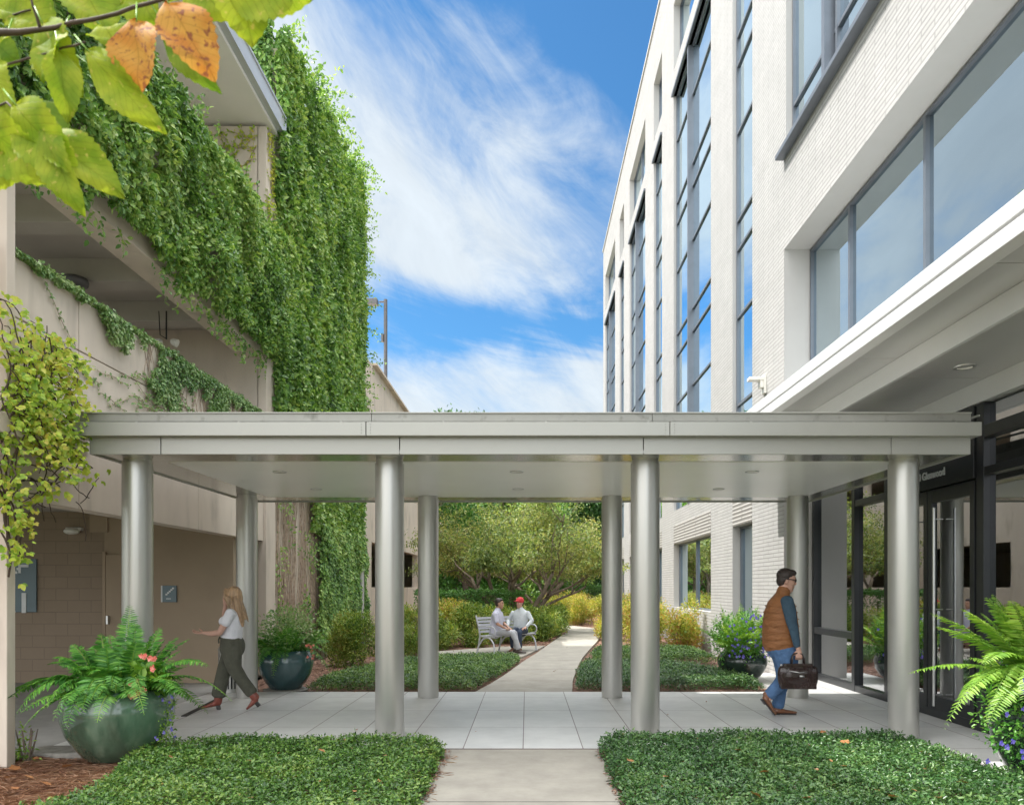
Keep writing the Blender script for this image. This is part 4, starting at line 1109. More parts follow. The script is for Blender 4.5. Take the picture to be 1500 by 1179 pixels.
for (az, el, ln, dr, w) in spec:
    frond(F, R, (.16*math.cos(az),.16*math.sin(az),.60), az+random.uniform(-.08,.08), min(1.47, el+.10), ln*1.18, dr*.92, w*1.15, 36, random.uniform(-.3,.3))
for i in range(92):
    az = random.uniform(0,6.28); frond(F, R, (.18*math.cos(az),.18*math.sin(az),.58), az, random.uniform(.4,1.42), random.uniform(.42,.86), random.uniform(.3,.8), .12, 26, random.uniform(-.5,.5))
F.build('fern_fronds', M['fern'], t, local=True); R.build('fern_stalks', M['fern_light'], t, local=True)
mb = MB(); bushy(mb, (.28,-.12,.72), (.20,.22,.16), 220, .06,.10, asp=.85); bushy(mb, (.44,.0,.46), (.10,.16,.26), 420, .02,.045); bushy(mb,(.47,-.05,.25),(.08,.10,.16),140,.02,.035); mb.build('flowering_plants', M['fern_light'], t, local=True)
fl = []
for (dx, dz) in [(.50,1.02),(.57,1.00),(.565,.90),(.42,.78),(.38,.66),(.44,.67),(.48,.70),(.51,.72),(.45,.70)]:
    for _ in range(4): fl.append((dx-.09+random.uniform(-.018,.018), -.34+random.uniform(-.05,.05), dz-.02+random.uniform(-.015,.015)))
flowers(t, fl, M['flower_pink'], .026)
flowers(t, [(.44+random.uniform(0,.13), -.10+random.uniform(-.08,.08), random.uniform(.18,.68)) for _ in range(16)], M['flower_blue'], .017)

# left rear planter
t = thing('potted_fern', (-3.86,12.35,0), 'blue green glazed pot of dark ferns beside the bare vine stems', 'planter', 'glazed fern planters')
pot(t, .43, .62, M['glaze2'])
mb = MB(); mb.lathe([(.20,-.06),(.33,-.06),(.35,-.01),(.33,.0),(.2,.0)], n=36); mb.build('saucer', M['stone'], t, smooth='angle', local=True)
F = MB(); R = MB()
for (az, el, ln, dr, w) in [(-1.6,.8,.62,1.25,.12),(-2.1,.7,.62,1.1,.14),(-2.5,.8,.6,1.1,.12),(-.35,.55,.85,.95,.12),(-.1,.7,.7,.7,.12),(-2.8,.9,.6,.7,.12),(-1.3,.9,.5,1.0,.11),(1.6,1.3,.7,.1,.11)]:
    frond(F, R, (.15*math.cos(az),.15*math.sin(az),.58), az, el, ln, dr, w, 30)
for i in range(56):
    az = random.uniform(0,6.28); frond(F, R, (.18*math.cos(az),.18*math.sin(az),.57), az, random.uniform(.6,1.4), random.uniform(.45,.80), random.uniform(.15,.6), .11, 24, random.uniform(-.5,.5))
F.build('fern_fronds', M['fern'], t, local=True); R.build('fern_stalks', M['fern_light'], t, local=True)
mb = MB(); bushy(mb, (0.05,0,.92), (.46,.38,.42), 2000, .03,.07); mb.build('flowering_plants', M['ivy_blue'], t, local=True)
flowers(t, [(.45+random.uniform(-.06,.09), -.2+random.uniform(-.1,.1), random.uniform(.5,.72)) for _ in range(12)], M['flower_pink'], .026)

# right rear planter
t = thing('potted_fern', (3.78,13.55,0), 'dark green pot of ferns and violet flowers behind the walking man', 'planter', 'glazed fern planters')
pot(t, .43, .48, M['glaze3'])
F = MB(); R = MB()
for i in range(60):
    az = random.uniform(0,6.28); frond(F, R, (.18*math.cos(az),.18*math.sin(az),.45), az, random.uniform(.7,1.45), random.uniform(.6,1.12), random.uniform(.1,.5), .12, 26, random.uniform(-.5,.5))
F.build('fern_fronds', M['fern_light'], t, local=True); R.build('fern_stalks', M['fern_light'], t, local=True)
mb = MB(); bushy(mb, (-.02,-.12,.72), (.58,.46,.48), 4200, .025,.055); mb.build('flowering_plants', M['fern'], t, local=True)
flowers(t, [(random.gauss(0,.26), -.50+random.uniform(-.08,.12), random.uniform(.42,1.15)) for _ in range(90)], M['flower_blue'], .026)

# right front planter
t = thing('potted_fern', (4.26,6.25,0), 'pot of bright ferns and violet flowers cut by the right edge', 'planter', 'glazed fern planters')
pot(t, .46, .78, M['glaze3'])
F = MB(); R = MB()
for (az, el, ln, dr, w) in [(3.0,1.15,.95,.25,.16),(3.6,.75,1.0,1.0,.15),(3.3,.6,1.0,.95,.15),(3.0,.95,.92,.28,.15),(3.3,.85,1.05,.25,.15),(3.1,.7,1.08,.2,.15),(2.9,1.2,.9,.2,.15),(3.6,1.1,.95,.25,.15),(4.3,.95,.8,.5,.14),(3.25,.62,1.05,.22,.15),(3.55,.75,.95,.55,.15),(3.45,.50,1.0,.75,.14),(3.05,.35,1.02,.35,.15),(3.9,.6,.85,.7,.14),(2.7,1.1,.85,.3,.14),(3.3,1.15,.8,.35,.14),(3.7,.25,.85,.6,.14)]:
    frond(F, R, (.15*math.cos(az),.15*math.sin(az),.86), az, el+.06, ln*1.04, dr, w, 40, random.uniform(-.2,.2))
for i in range(44):
    az = random.uniform(0,6.28); frond(F, R, (.18*math.cos(az),.18*math.sin(az),.72), az, random.uniform(.5,1.35), random.uniform(.5,.8), random.uniform(.3,.8), .13, 30, random.uniform(-.5,.5))
F.build('fern_fronds', M['fern_light'], t, local=True); R.build('fern_stalks', M['fern_light'], t, local=True)
mb = MB(); bushy(mb, (-.30,-.20,.62), (.40,.32,.40), 2600, .02,.05); bushy(mb, (-.1,-.25,.30),(.4,.25,.25), 800,.02,.045); mb.build('flowering_plants', M['fern'], t, local=True)
flowers(t, [(-.36+random.gauss(0,.16), -.48+random.uniform(-.1,.08), random.uniform(.30,1.0)) for _ in range(70)], M['flower_blue'], .024)
flowers(t, [(-.12+random.uniform(-.05,.05), -.45, .85+random.uniform(-.06,.06)) for _ in range(6)], M['flower_pink'], .026)

# ------------------------------------------------------------------ shrubs
def shrub(name, x, y, rx, ry, h, n, s0, s1, mat, lab, cat='shrub', group=None, z0=.0, base=-.05, asp=.38):
    root = empty(name, (x,y,base), label=lab, cat=cat, group=group)
    mb = MB(); m_ = 0
    nb = max(12, int(rx*ry*26))
    for i in range(nb):
        a = random.uniform(0,6.28); q = random.random()**.5*.75
        cz = random.uniform(.14,.80)*h; sh = math.sqrt(max(.15, 1-((cz/h-.42)/.62)**2))
        c = (q*rx*math.cos(a)*sh, q*ry*math.sin(a)*sh, cz)
        bushy(mb, c, (rx*.42, ry*.42, h*.24), int(n/nb), s0, s1, .3, asp)
    mb.build('foliage', mat, root, local=True)
    st = MB()
    for i in range(9):
        a = random.uniform(0,6.28); st.tube([(.12*rx*math.cos(a),.12*ry*math.sin(a),0),(.4*rx*math.cos(a),.4*ry*math.sin(a),h*.4),(.6*rx*math.cos(a),.6*ry*math.sin(a),h*.75)], [.012,.008,.004], 5)
    st.build('stems', M['bark'], root, local=True)
    return root
shrub('nandina', -3.60,16.5,.66,.55,1.15,9500,.035,.075,M['nandina'],'rounded yellow green shrub beside the blue green pot',group='nandina shrubs')
shrub('nandina', -3.1,18.9,.7,.6,1.05,6000,.04,.08,M['nandina'],'green shrub partly behind the second front column',group='nandina shrubs')
row = [(-2.55,20.9,.8,.7,1.15,0),(-1.6,22.0,.85,.7,1.2,0),(-.6,23.1,.9,.75,1.15,0),(.3,24.3,.85,.7,1.1,0),(.75,26.2,.8,.7,1.05,0),(-3.6,21.8,.8,.8,1.2,0),(-2.4,23.9,.9,.8,1.35,1),(.72,28.6,.8,.7,1.2,0)]
labs = ['green shrub behind the left end of the bench','green shrub right behind the seated man in lilac','green shrub right behind the man in the red cap','olive shrub just right of the bench by the path','low olive shrub where the path bends','shrub between the second pair of columns near the wall','reddish shrub left of the bench below the tree','shrub at the bend of the garden path']
for (x,y,rx,ry,h,w), lb in zip(row, labs):
    shrub('nandina',x,y,rx,ry,h,6000,.05,.10,M['nandina_warm'] if w else M['nandina'],lb,group='nandina shrubs')
for (x,y,rx,ry,h), lb in zip([(3.15,20.6,.75,.7,1.25),(4.0,19.9,.62,.7,1.35),(2.75,24.5,.55,.7,1.2),(3.7,23.2,.8,.8,1.4),(2.3,35.5,1.0,.9,1.5),(3.9,28.5,.7,1.2,1.5),(3.3,32.2,.8,.7,1.4),(2.4,34.0,.8,.6,1.35),(1.2,35.9,.9,.6,1.4)],
    ['yellow and red tinted shrub left of the wall window','orange tinted shrub below the brick wall window','yellow green shrub at the right edge of the path','yellow shrub right of the path by the brick wall','orange shrub at the far end of the path','distant yellow shrub along the brick building','low warm coloured shrub closing the view where the path turns left','small far shrub right of the path turn','pale shrub facing the walkway at the far end of the path']):
    shrub('nandina',x,y,rx,ry,h,6000,.045,.09,M['nandina_warm'],lb,group='nandina shrubs')
def hedge(x0,x1,y0,y1,h,lab):
    n = 9000; mb = MB()
    x = rnd(n,x0,x1); y = rnd(n,y0,y1); z = rnd(n,.05,h); f = rng.random(n)
    z = np.where(f<.5, h+.05*rng.normal(size=n)+.06*nz1(x,y,2), z); y = np.where((f>=.5)&(f<.85), y0+.06*rng.normal(size=n), y)
    mb.block(*leaf_block(np.stack([x,y,z],1), rvec(n)+np.array([0,-.2,.5]), rvec(n)*.6+np.array([0,-.4,.9]), rnd(n,.05,.09), .5))
    r = empty('hedge', ((x0+x1)/2,(y0+y1)/2,-.05), label=lab, cat='hedge')
    mb.build('foliage', M['boxhedge'], r)
    st = MB()
    for k in range(7): st.tube([(x0+(k+.5)*(x1-x0)/7,(y0+y1)/2,-.05),(x0+(k+.5)*(x1-x0)/7,(y0+y1)/2,h*.8)], .03, 6)
    st.build('stems', M['bark'], r)
hedge(-3.9,-.1,26.6,27.6,1.42,'clipped dark green hedge behind the bench shrubs')
hedge(.4,4.0,38.0,39.2,1.6,'clipped green hedge far behind the path bend')
# small grass tufts against the wall
shrub('weed_tuft',-4.7,7.25,.16,.12,.42,120,.03,.06,M['fern_light'],'small weeds growing beside the base of the near pier','plant',base=-.03)

# ------------------------------------------------------------------ trees
def branch(st, tips, p, d, r, L_, depth, spread, lift):
    k = 6; pts = [p.copy()]; rad = [r]
    for i in range(k):
        d = (d + Vector((random.gauss(0,.12), random.gauss(0,.12), random.gauss(0,.08)+lift))).normalized()
        if p.z < 2.3 and d.z < .35: d.z = .45; d.normalize()
        p = p + d*(L_/k); pts.append(p.copy()); rad.append(r*(1-.45*(i+1)/k))
        if depth <= 1: tips.append((p.copy(), d.copy()))
    st.tube(pts, rad, 7 if r > .02 else 5)
    if depth <= 0: return
    for _ in range(3 if depth > 1 else 4):
        j = random.randint(3, k); q = pts[j]
        a = random.uniform(0, 2*PI); side = d.cross(Vector((math.cos(a), math.sin(a), .3))).normalized()
        nd = (d*(1-spread) + side*spread + Vector((0,0,.05))).normalized()
        branch(st, tips, q.copy(), nd, rad[j]*.68, L_*random.uniform(.6,.85), depth-1, spread, lift*.6)
def small_tree(x, y, stems, lab, mat, seed, nleaf, ls, L0=1.9, group=None, spread=.55, r0=.075, clus=(.32,.32,.12)):
    random.seed(seed)
    root = empty('small_tree', (x,y,-.06), label=lab, cat='tree', group=group)
    st = MB(); tips = []
    for (az, el, ln) in stems:
        d = Vector((math.cos(az)*math.cos(el), math.sin(az)*math.cos(el), math.sin(el)))
        branch(st, tips, Vector((.10*math.cos(az),.10*math.sin(az),0)), d, r0, ln, 3, spread, .02)
    st.build('trunk', M['bark'], root, smooth=True, local=True)
    T = np.array([tuple(t[0]) for t in tips]); 
    i = rng.integers(0, len(T), nleaf)
    P = T[i] + rng.normal(size=(nleaf,3))*np.array(clus)*.5
    lo = 2.05+.35*nz1(P[:,0], P[:,1], 2.0, 3); P = P[P[:,2] > lo]; nleaf = len(P)
    mb = MB(); mb.block(*leaf_block(P, rvec(nleaf)+np.array([0,0,-.35]), rvec(nleaf)*.5+np.array([0,-.1,.9]), rnd(nleaf,ls[0],ls[1]), .42))
    mb.build('crown', mat, root, local=True)
small_tree(-.55,28.0,[(2.7,1.0,2.6),(1.9,1.25,2.6),(.4,.95,2.7),(-.2,.85,2.6),(3.5,.95,2.5),(-1.2,1.1,2.3)],'spreading multi stemmed small tree with yellow green leaves behind the bench',M['maple_green'],4,34000,(.07,.13),r0=.11,clus=(.42,.42,.16))
small_tree(1.1,37.4,[(2.4,1.2,2.5),(.5,1.25,2.5),(-1.6,1.25,2.4),(3.6,1.2,2.4)],'thin multi stemmed small tree to the right of the bench tree near the path',M['maple'],9,24000,(.08,.14),r0=.09,clus=(.42,.42,.18))
def big_tree(x, y, h, r, mat, lab, n=26000, s=(.16,.32), seed=1):
    random.seed(seed)
    root = empty('tree', (x,y,-.15), label=lab, cat='tree', group='tall trees beyond the garden')
    st = MB(); st.tube([(0,0,0),(.1,0,h*.3),(0,.1,h*.6),(.1,0,h*.92)], [.32,.25,.15,.05], 9)
    mb = MB(); nb = 46
    for i in range(nb):
        zc = random.uniform(.10,.97)*h; rr = r*(1-.62*(zc/h)**1.6)*random.uniform(.45,1.0); a = random.uniform(0,6.28)
        c = (rr*math.cos(a), rr*math.sin(a), zc)
        st.tube([(0,0,zc*.8),(c[0]*.5,c[1]*.5,zc*.93),c], [.08,.05,.02], 5)
        bushy(mb, c, (r*.34, r*.34, h*.075+.4), n//nb, s[0], s[1], .2, .5)
    st.build('trunk', M['bark'], root, smooth=True, local=True)
    mb.build('crown', mat, root, local=True)
big_tree(-4.4,58,14.2,4.2,M['evergreen'],'tall dark tree whose tip shows above the walkway roof',seed=2)
big_tree(3.2,54,10.5,4.0,M['evergreen'],'broad dark green tree at the right end of the garden',seed=3)
big_tree(-1.0,50,9.5,4.0,M['evergreen'],'dark green tree behind the middle of the small tree',seed=4)
big_tree(7.8,60,12,4.5,M['evergreen'],'dark tree half hidden by the far corner of the white building',seed=5)
big_tree(-8.5,63,11,5,M['evergreen'],'dark tree behind the rear wing of the garage',seed=6)
big_tree(0.9,45.5,6.6,3.0,M['ivy'],'mid green tree just beyond the far hedge',seed=8,n=14000,s=(.12,.24))
big_tree(-3.1,38.5,6.2,2.3,M['boxhedge'],'dark green tree at the end of the garage wall',seed=9,n=24000,s=(.10,.2))

# ------------------------------------------------------------------ near tree whose branch hangs into the top left corner
random.seed(21)
root = empty('cherry_tree', (-2.6,2.3,-.06), label='overhanging cherry tree branch with yellow green and rusty leaves at top left', cat='tree')
st = MB(); st.tube([(-2.6,2.3,-.06),(-2.55,2.3,1.0),(-2.5,2.25,2.2),(-2.35,2.1,3.2),(-2.2,2.0,4.0)], [.14,.12,.10,.06,.03], 14)
st.build('trunk', M['bark'], root, smooth=True)
def NP(px, py, Y): return Vector(((px-772)/1130*Y, Y, 1.62+(860-py)/1130*Y))
def twig(pts, r0, r1):
    b = MB()
    P = []
    for i in range(len(pts)-1):
        for k in range(4): P.append(pts[i].lerp(pts[i+1], k/4)+Vector((0,0,random.uniform(-.002,.002))))
    P.append(pts[-1]); b.tube(P, [r1+(r0-r1)*(1-i/(len(P)-1))**3.2 for i in range(len(P))], 8)
    b.build('branch', M['twig'], root, smooth=True)
Yb = 1.5
twig([Vector((-2.4,2.15,3.0)), NP(-120,70,1.6), NP(0,48,Yb), NP(60,44,Yb), NP(150,25,Yb), NP(240,0,Yb), NP(300,-40,Yb)], .016, .0035)
twig([NP(-60,60,1.55), NP(-20,105,Yb), NP(0,98,Yb), NP(60,80,Yb), NP(125,62,1.47)], .005, .0022)
twig([NP(60,44,Yb), NP(48,10,1.48), NP(40,-30,1.48)], .004, .002)
twig([NP(-90,150,1.55), NP(-40,170,1.5), NP(10,150,1.48), NP(50,190,1.46)], .005, .002)
twig([NP(-60,60,1.58), NP(0,28,1.56), NP(45,15,1.55)], .004, .002)
twig([NP(240,0,Yb), NP(330,-30,1.52), NP(420,-60,1.5)], .004, .002)
def bigleafmat(name, c0, c1, spot):
    m, nt, out = newmat(name)
    uv = N(nt, 'ShaderNodeUVMap'); sp = N(nt, 'ShaderNodeSeparateXYZ'); L(nt, uv.outputs[0], sp.inputs[0])
    ab = N(nt, 'ShaderNodeMath', operation='ABSOLUTE'); L(nt, sp.outputs[1], ab.inputs[0])
    # side veins: stripes in u - 0.75|v|
    ma = N(nt, 'ShaderNodeMath', operation='MULTIPLY_ADD'); ma.inputs[1].default_value = -.75; L(nt, ab.outputs[0], ma.inputs[0]); L(nt, sp.outputs[0], ma.inputs[2])
    mu = N(nt, 'ShaderNodeMath', operation='MULTIPLY'); mu.inputs[1].default_value = 62; L(nt, ma.outputs[0], mu.inputs[0])
    co = N(nt, 'ShaderNodeMath', operation='COSINE'); L(nt, mu.outputs[0], co.inputs[0])
    r1 = N(nt, 'ShaderNodeMapRange', inp={'From Min': .90, 'From Max': 1.0}); L(nt, co.outputs[0], r1.inputs[0])
    r2 = N(nt, 'ShaderNodeMapRange', inp={'From Min': .016, 'From Max': .004}); L(nt, ab.outputs[0], r2.inputs[0])
    mxm = N(nt, 'ShaderNodeMath', operation='MAXIMUM'); L(nt, r1.outputs[0], mxm.inputs[0]); L(nt, r2.outputs[0], mxm.inputs[1])
    g = N(nt, 'ShaderNodeNewGeometry'); nz = N(nt, 'ShaderNodeTexNoise', inp={'Scale': 22.0, 'Detail': 5.0}); L(nt, g.outputs['Position'], nz.inputs['Vector'])
    cr = N(nt, 'ShaderNodeValToRGB'); e = cr.color_ramp.elements; e[0].position = .35; e[1].position = .62; e[0].color = rgb(c0); e[1].color = rgb(c1); L(nt, nz.outputs['Fac'], cr.inputs[0])
    n2 = N(nt, 'ShaderNodeTexNoise', inp={'Scale': 80.0, 'Detail': 5.0}); L(nt, g.outputs['Position'], n2.inputs['Vector'])
    r3 = N(nt, 'ShaderNodeMapRange', inp={'From Min': spot[3], 'From Max': spot[3]+.07}); L(nt, n2.outputs['Fac'], r3.inputs[0])
    m1 = N(nt, 'ShaderNodeMixRGB'); m1.inputs[2].default_value = rgb(spot[:3]); L(nt, r3.outputs[0], m1.inputs[0]); L(nt, cr.outputs[0], m1.inputs[1])
    m2 = N(nt, 'ShaderNodeMixRGB', blend_type='MULTIPLY'); m2.inputs[2].default_value = (.72,.70,.62,1)
    mf = N(nt, 'ShaderNodeMath', operation='MULTIPLY'); mf.inputs[1].default_value = .8; L(nt, mxm.outputs[0], mf.inputs[0]); L(nt, mf.outputs[0], m2.inputs[0]); L(nt, m1.outputs[0], m2.inputs[1])
    p = N(nt, 'ShaderNodeBsdfPrincipled', inp={'Roughness': .6, 'Specular IOR Level': .25}); L(nt, m2.outputs[0], p.inputs['Base Color'])
    b = N(nt, 'ShaderNodeBump', inp={'Strength': .35, 'Distance': .002}); b.invert = True; L(nt, mxm.outputs[0], b.inputs['Height']); L(nt, b.outputs[0], p.inputs['Normal'])
    t = N(nt, 'ShaderNodeBsdfTranslucent'); L(nt, m2.outputs[0], t.inputs[0])
    mx = N(nt, 'ShaderNodeMixShader'); mx.inputs[0].default_value = .5; L(nt, p.outputs[0], mx.inputs[1]); L(nt, t.outputs[0], mx.inputs[2]); L(nt, mx.outputs[0], out.inputs[0])
    return m
M['cherry'] = bigleafmat('cherry_leaf_green', (.22,.34,.015), (.40,.47,.03), (.55,.50,.09,.62))
M['cherry_deep'] = bigleafmat('cherry_leaf_deep_green', (.12,.24,.015), (.24,.36,.03), (.40,.42,.07,.66))
M['cherry_rust'] = bigleafmat('cherry_leaf_rust', (.58,.22,.03), (.66,.34,.06), (.30,.10,.04,.56))
def cherry_leaf(p0, p1, w, mat, roll=0.0, bend=.12, lab=None):
    """from stalk end p0 to tip p1, serrated outline, folded along the midrib"""
    ax = p1-p0; Ln = ax.length; ax.normalize()
    nr = Vector((0,-1,0)); nr = (nr-ax*nr.dot(ax)).normalized(); nr = Matrix.Rotation(roll, 3, ax) @ nr
    sd = ax.cross(nr)
    K = 26; vs = []; uvs = []
    for i in range(K+1):
        u = i/K; hw = w*.5*(math.sin(PI*min(1,(u**.80)*1.0))**.80 if 0 < u < 1 else 0)
        if u > .85: hw *= 1-(u-.85)*2.2
        for j, q in enumerate((-1,-.5,0,.5,1)):
            h = hw*q
            uu = u
            if abs(q) == 1:
                h *= 1 + (.07 if i % 2 else -.02); uu = u+(.012 if i % 2 else 0)
            z = abs(q)*hw*.28 + bend*Ln*(-(u-.3)**2) + .006*math.sin(u*9+q*3)
            vs.append(p0 + ax*(uu*Ln) + sd*h + nr*z); uvs.append((u, h/max(w,.001)))
    fs = []
    for i in range(K):
        for j in range(4):
            a = i*5+j; fs.append((a, a+1, a+6, a+5))
    b = MB(); b.add(vs, fs)
    n0 = len(b.v)
    st_ = p0 - ax*.035
    o = b.build('leaf', mat, root, smooth=True)
    me = o.data; ul = me.uv_layers.new(name='UVMap')
    for lp in me.loops: ul.data[lp.index].uv = uvs[lp.vertex_index]
    if lab: o['label'] = lab
    pt = MB(); pt.tube([st_, p0, p0+ax*.01], [.0016,.0014,.001], 6); pt.build('stalk', M['fern_light'], o, smooth=True)
A = [ # p0 px,py, tip px,py, width px, Y, material, roll, bend
 (92,45,58,118,60,1.50,'c',.5,.1),(60,30,110,135,72,1.53,'c',.3,.2),(150,40,180,70,60,1.50,'c',-.4,.1),
 (200,28,200,128,70,1.46,'r',.1,.2),(245,2,312,108,72,1.45,'r',-.2,.2),(330,-30,455,-5,90,1.47,'c',.3,.1),(345,-60,368,58,85,1.50,'c',-.2,.2),
 (230,20,308,135,44,1.54,'d',.7,.25),(125,70,228,190,52,1.47,'c',.4,.25),(85,70,100,172,46,1.48,'c',-.6,.2),
 (20,150,105,255,78,1.44,'c',.3,.2),(55,190,175,275,62,1.45,'c',-.3,.25),(62,185,108,308,52,1.43,'c',.2,.3),(-30,175,75,265,78,1.47,'c',.5,.2),
 (40,145,95,205,56,1.51,'d',-.5,.2),(-15,90,10,170,60,1.50,'c',.2,.2),(10,50,-20,130,56,1.53,'c',.7,.2),(25,-30,75,55,85,1.56,'c',.3,.1),
 (110,-40,160,50,80,1.57,'c',-.3,.1),(180,-50,225,35,70,1.56,'c',.5,.2),(90,-50,30,20,80,1.60,'c',.2,.1),(-30,-10,45,30,70,1.58,'c',-.4,.1),
 (270,-40,330,25,60,1.58,'c',.4,.2),(150,60,175,115,48,1.58,'d',.3,.2),(400,-90,400,12,80,1.55,'d',.1,.2),(-40,230,20,260,70,1.5,'c',.4,.2),
 (130,95,215,160,30,1.55,'c',1.0,.2),(70,-60,130,0,70,1.6,'d',0,.1),(300,-70,290,0,70,1.6,'d',0,.1),(-40,40,25,90,64,1.60,'d',.3,.1),(0,5,-30,60,70,1.62,'c',.3,.1),(215,-60,260,-5,70,1.6,'c',.3,.1)]
for (a,b_,c,d_,w,Y,mk,ro,be) in A:
    p0 = NP(a,b_,Y); p1 = NP(c,d_,Y-.02); mt = {'c':'cherry','d':'cherry_deep','r':'cherry_rust'}[mk]
    cherry_leaf(p0, p1, w/1130*Y*1.08, M[mt], ro, be, 'rusty orange leaf' if mk == 'r' else None)
# ------------------------------------------------------------------ people  (local frame: +x forward, +y left, z up)
def head(mb, c, yaw=0.0, pitch=0.0, s=1.0, roll=0.0):
    n0 = len(mb.v)
    secs = [(.050,0,-.112,.028,.026),(.036,0,-.095,.046,.050),(.022,0,-.065,.058,.068),(.010,0,-.03,.068,.082),(.003,0,.0,.073,.092),(-.002,0,.035,.076,.098),(-.006,0,.062,.070,.092),(-.012,0,.086,.052,.070)]
    mb.loft(secs, 18, vertical=True)
    mb.ell((.098,0,-.018),(.016,.013,.022)); mb.ell((.088,0,.012),(.014,.009,.030)); mb.ell((.082,0,.040),(.016,.05,.012))   # nose, bridge, brow
    mb.ell((.086,0,-.058),(.012,.024,.006)); mb.ell((.084,0,-.068),(.012,.020,.006)); mb.ell((.074,0,-.100),(.018,.022,.014)) # lips, chin
    for q in (-1,1):
        mb.ell((-.004,q*.076,-.008),(.018,.010,.032)); mb.ell((.062,q*.038,-.025),(.022,.022,.018))
    R = Matrix.Translation(Vector(c)) @ Matrix.Rotation(yaw,4,'Z') @ Matrix.Rotation(pitch,4,'Y') @ Matrix.Rotation(roll,4,'X') @ Matrix.Scale(s,4)
    mb.xform(n0, R); return R
def eyes(R, parent, closed=False):
    mb = MB()
    for q in (-1,1):
        n0 = mb.ell((.081,q*.031,.010),(.008,.013,.007)); 
    mb.xform(0, R); mb.build('eyes', M['black'], parent, smooth=True, local=True)
def hand(mb, wrist, d, palm_n, curl=.35, s=1.0, thumb=1, curls=None):
    """d: direction of the fingers, palm_n: palm facing"""
    w = Vector(wrist); d = Vector(d).normalized(); n = Vector(palm_n); n = (n-d*n.dot(d)).normalized(); t = n.cross(d)*thumb   # thumb side
    mb.loft([(*(w-d*.02),.024*s,.017*s),(*(w+d*.03*s),.034*s,.015*s),(*(w+d*.085*s),.040*s,.013*s)], 12, ref=tuple(t))
    for i, (o, L_) in enumerate(((.030,.070),(.010,.078),(-.011,.073),(-.031,.058))):
        p = w+d*.082*s+t*o*s; c = (curls[i] if curls else curl); dd = d.copy(); pts = [p-d*.015]; a = 0
        for k, f in enumerate((.45,.32,.25)):
            a += c*(.8 if k == 0 else 1.0)
            dd = (d*math.cos(a)+n*math.sin(a)).normalized(); p = p+dd*L_*f*s; pts.append(p.copy())
        mb.tube(pts, [.0095*s,.0090*s,.0082*s,.0070*s], 8); mb.ell(pts[-1],(.0072*s,)*3,8,6)
    p = w+d*.022*s+t*.026*s; pts = [p.copy()]; dd = (t*.75+d*.65+n*.25).normalized(); p = p+dd*.035*s; pts.append(p.copy()); dd = (t*.35+d*.85+n*.5).normalized(); p = p+dd*.030*s; pts.append(p.copy()); p = p+dd*.022*s; pts.append(p.copy())
    mb.tube(pts, [.013*s,.0115*s,.010*s,.008*s], 8); mb.ell(pts[-1],(.008*s,)*3,8,6)
def limb(mb, *secs, n=14, ref=(0,1,0)): return mb.loft(list(secs), n, ref=ref)
def shoe(mb, heel, toe, w=.042, h=.075, ankle=None):
    heel = Vector(heel); toe = Vector(toe); f = (toe-heel).normalized()
    side = Vector((0,1,0)); up = f.cross(side)*-1
    if up.z < 0: up = -up
    L_ = (toe-heel).length; n = 14
    for j in range(1):
        secs = []
        for u, ww, hh in ((.03,.75,.75),(.15,.95,1.0),(.35,.92,.95),(.55,.98,.74),(.75,1.05,.58),(.90,.95,.48),(.97,.75,.40)):
            c = heel+f*L_*u+up*h*hh*.5
            secs.append((c.x,c.y,c.z,w*ww,h*hh*.5))
        mb.loft(secs, n, ref=(0,1,0))
def person(loc, yaw, lab): 
    return empty('person', loc, yaw, lab, 'person')

# ---- woman walking left
w = person((-3.90,10.17,0), PI+.05, 'woman with long blonde hair in white tee and olive trousers walking left')
b = MB()
R = head(b, (-.015,0,1.505), yaw=.30, pitch=.05, s=.98)
limb(b,(-.055,0,1.32,.052,.052),(-.03,0,1.43,.048,.050))
b.loft([(-.005,0,.86,.155,.12),(-.01,0,.98,.135,.11),(-.02,0,1.12,.135,.115),(-.04,0,1.24,.16,.10),(-.055,0,1.31,.13,.07)], 18)
# near (left) arm reaching forward
limb(b,(-.045,.165,1.285,.052,.056),(.02,.185,1.15,.042,.046),(.085,.185,1.035,.038,.040)); limb(b,(.085,.185,1.035,.038,.040),(.20,.17,1.02,.034,.036),(.30,.15,1.030,.024,.022))
hand(b,(.305,.15,1.030),(1,-.1,.03),(0,.3,1),.30,.95,-1)
# far (right) arm raised to the face
limb(b,(-.045,-.165,1.285,.052,.056),(.05,-.19,1.20,.042,.044),(.14,-.17,1.16,.036,.038)); limb(b,(.14,-.17,1.16,.036,.038),(.13,-.13,1.29,.032,.032),(.11,-.10,1.385,.022,.024))
hand(b,(.11,-.10,1.385),(-.1,.12,1),(-.3,1,0),.35,.95,-1)
limb(b,(-.02,.08,.86,.08,.08),(-.06,.08,.56,.05,.055),(-.29,.075,.26,.034,.038)); limb(b,(.0,-.08,.86,.08,.08),(.11,-.08,.54,.05,.055),(.19,-.075,.24,.034,.038))
for q, an in ((1,(-.30,.07,.17)),(-1,(.19,-.07,.15))):
    limb(b,(an[0],an[1],an[2]-.02,.026,.028),(an[0]*.98,an[1],an[2]+.12,.036,.040))
fuse(b,'body',M['skin'],w,.0065,3); eyes(R,w)
b = MB()   # tee
b.loft([(-.005,0,.965,.155,.135),(-.012,0,1.06,.148,.132),(-.02,0,1.15,.150,.142),(-.035,0,1.24,.172,.122),(-.05,0,1.30,.150,.085),(-.052,0,1.335,.085,.062)], 22)
b.ell((.085,.06,1.175),(.055,.065,.062)); b.ell((.085,-.06,1.175),(.055,.065,.062))
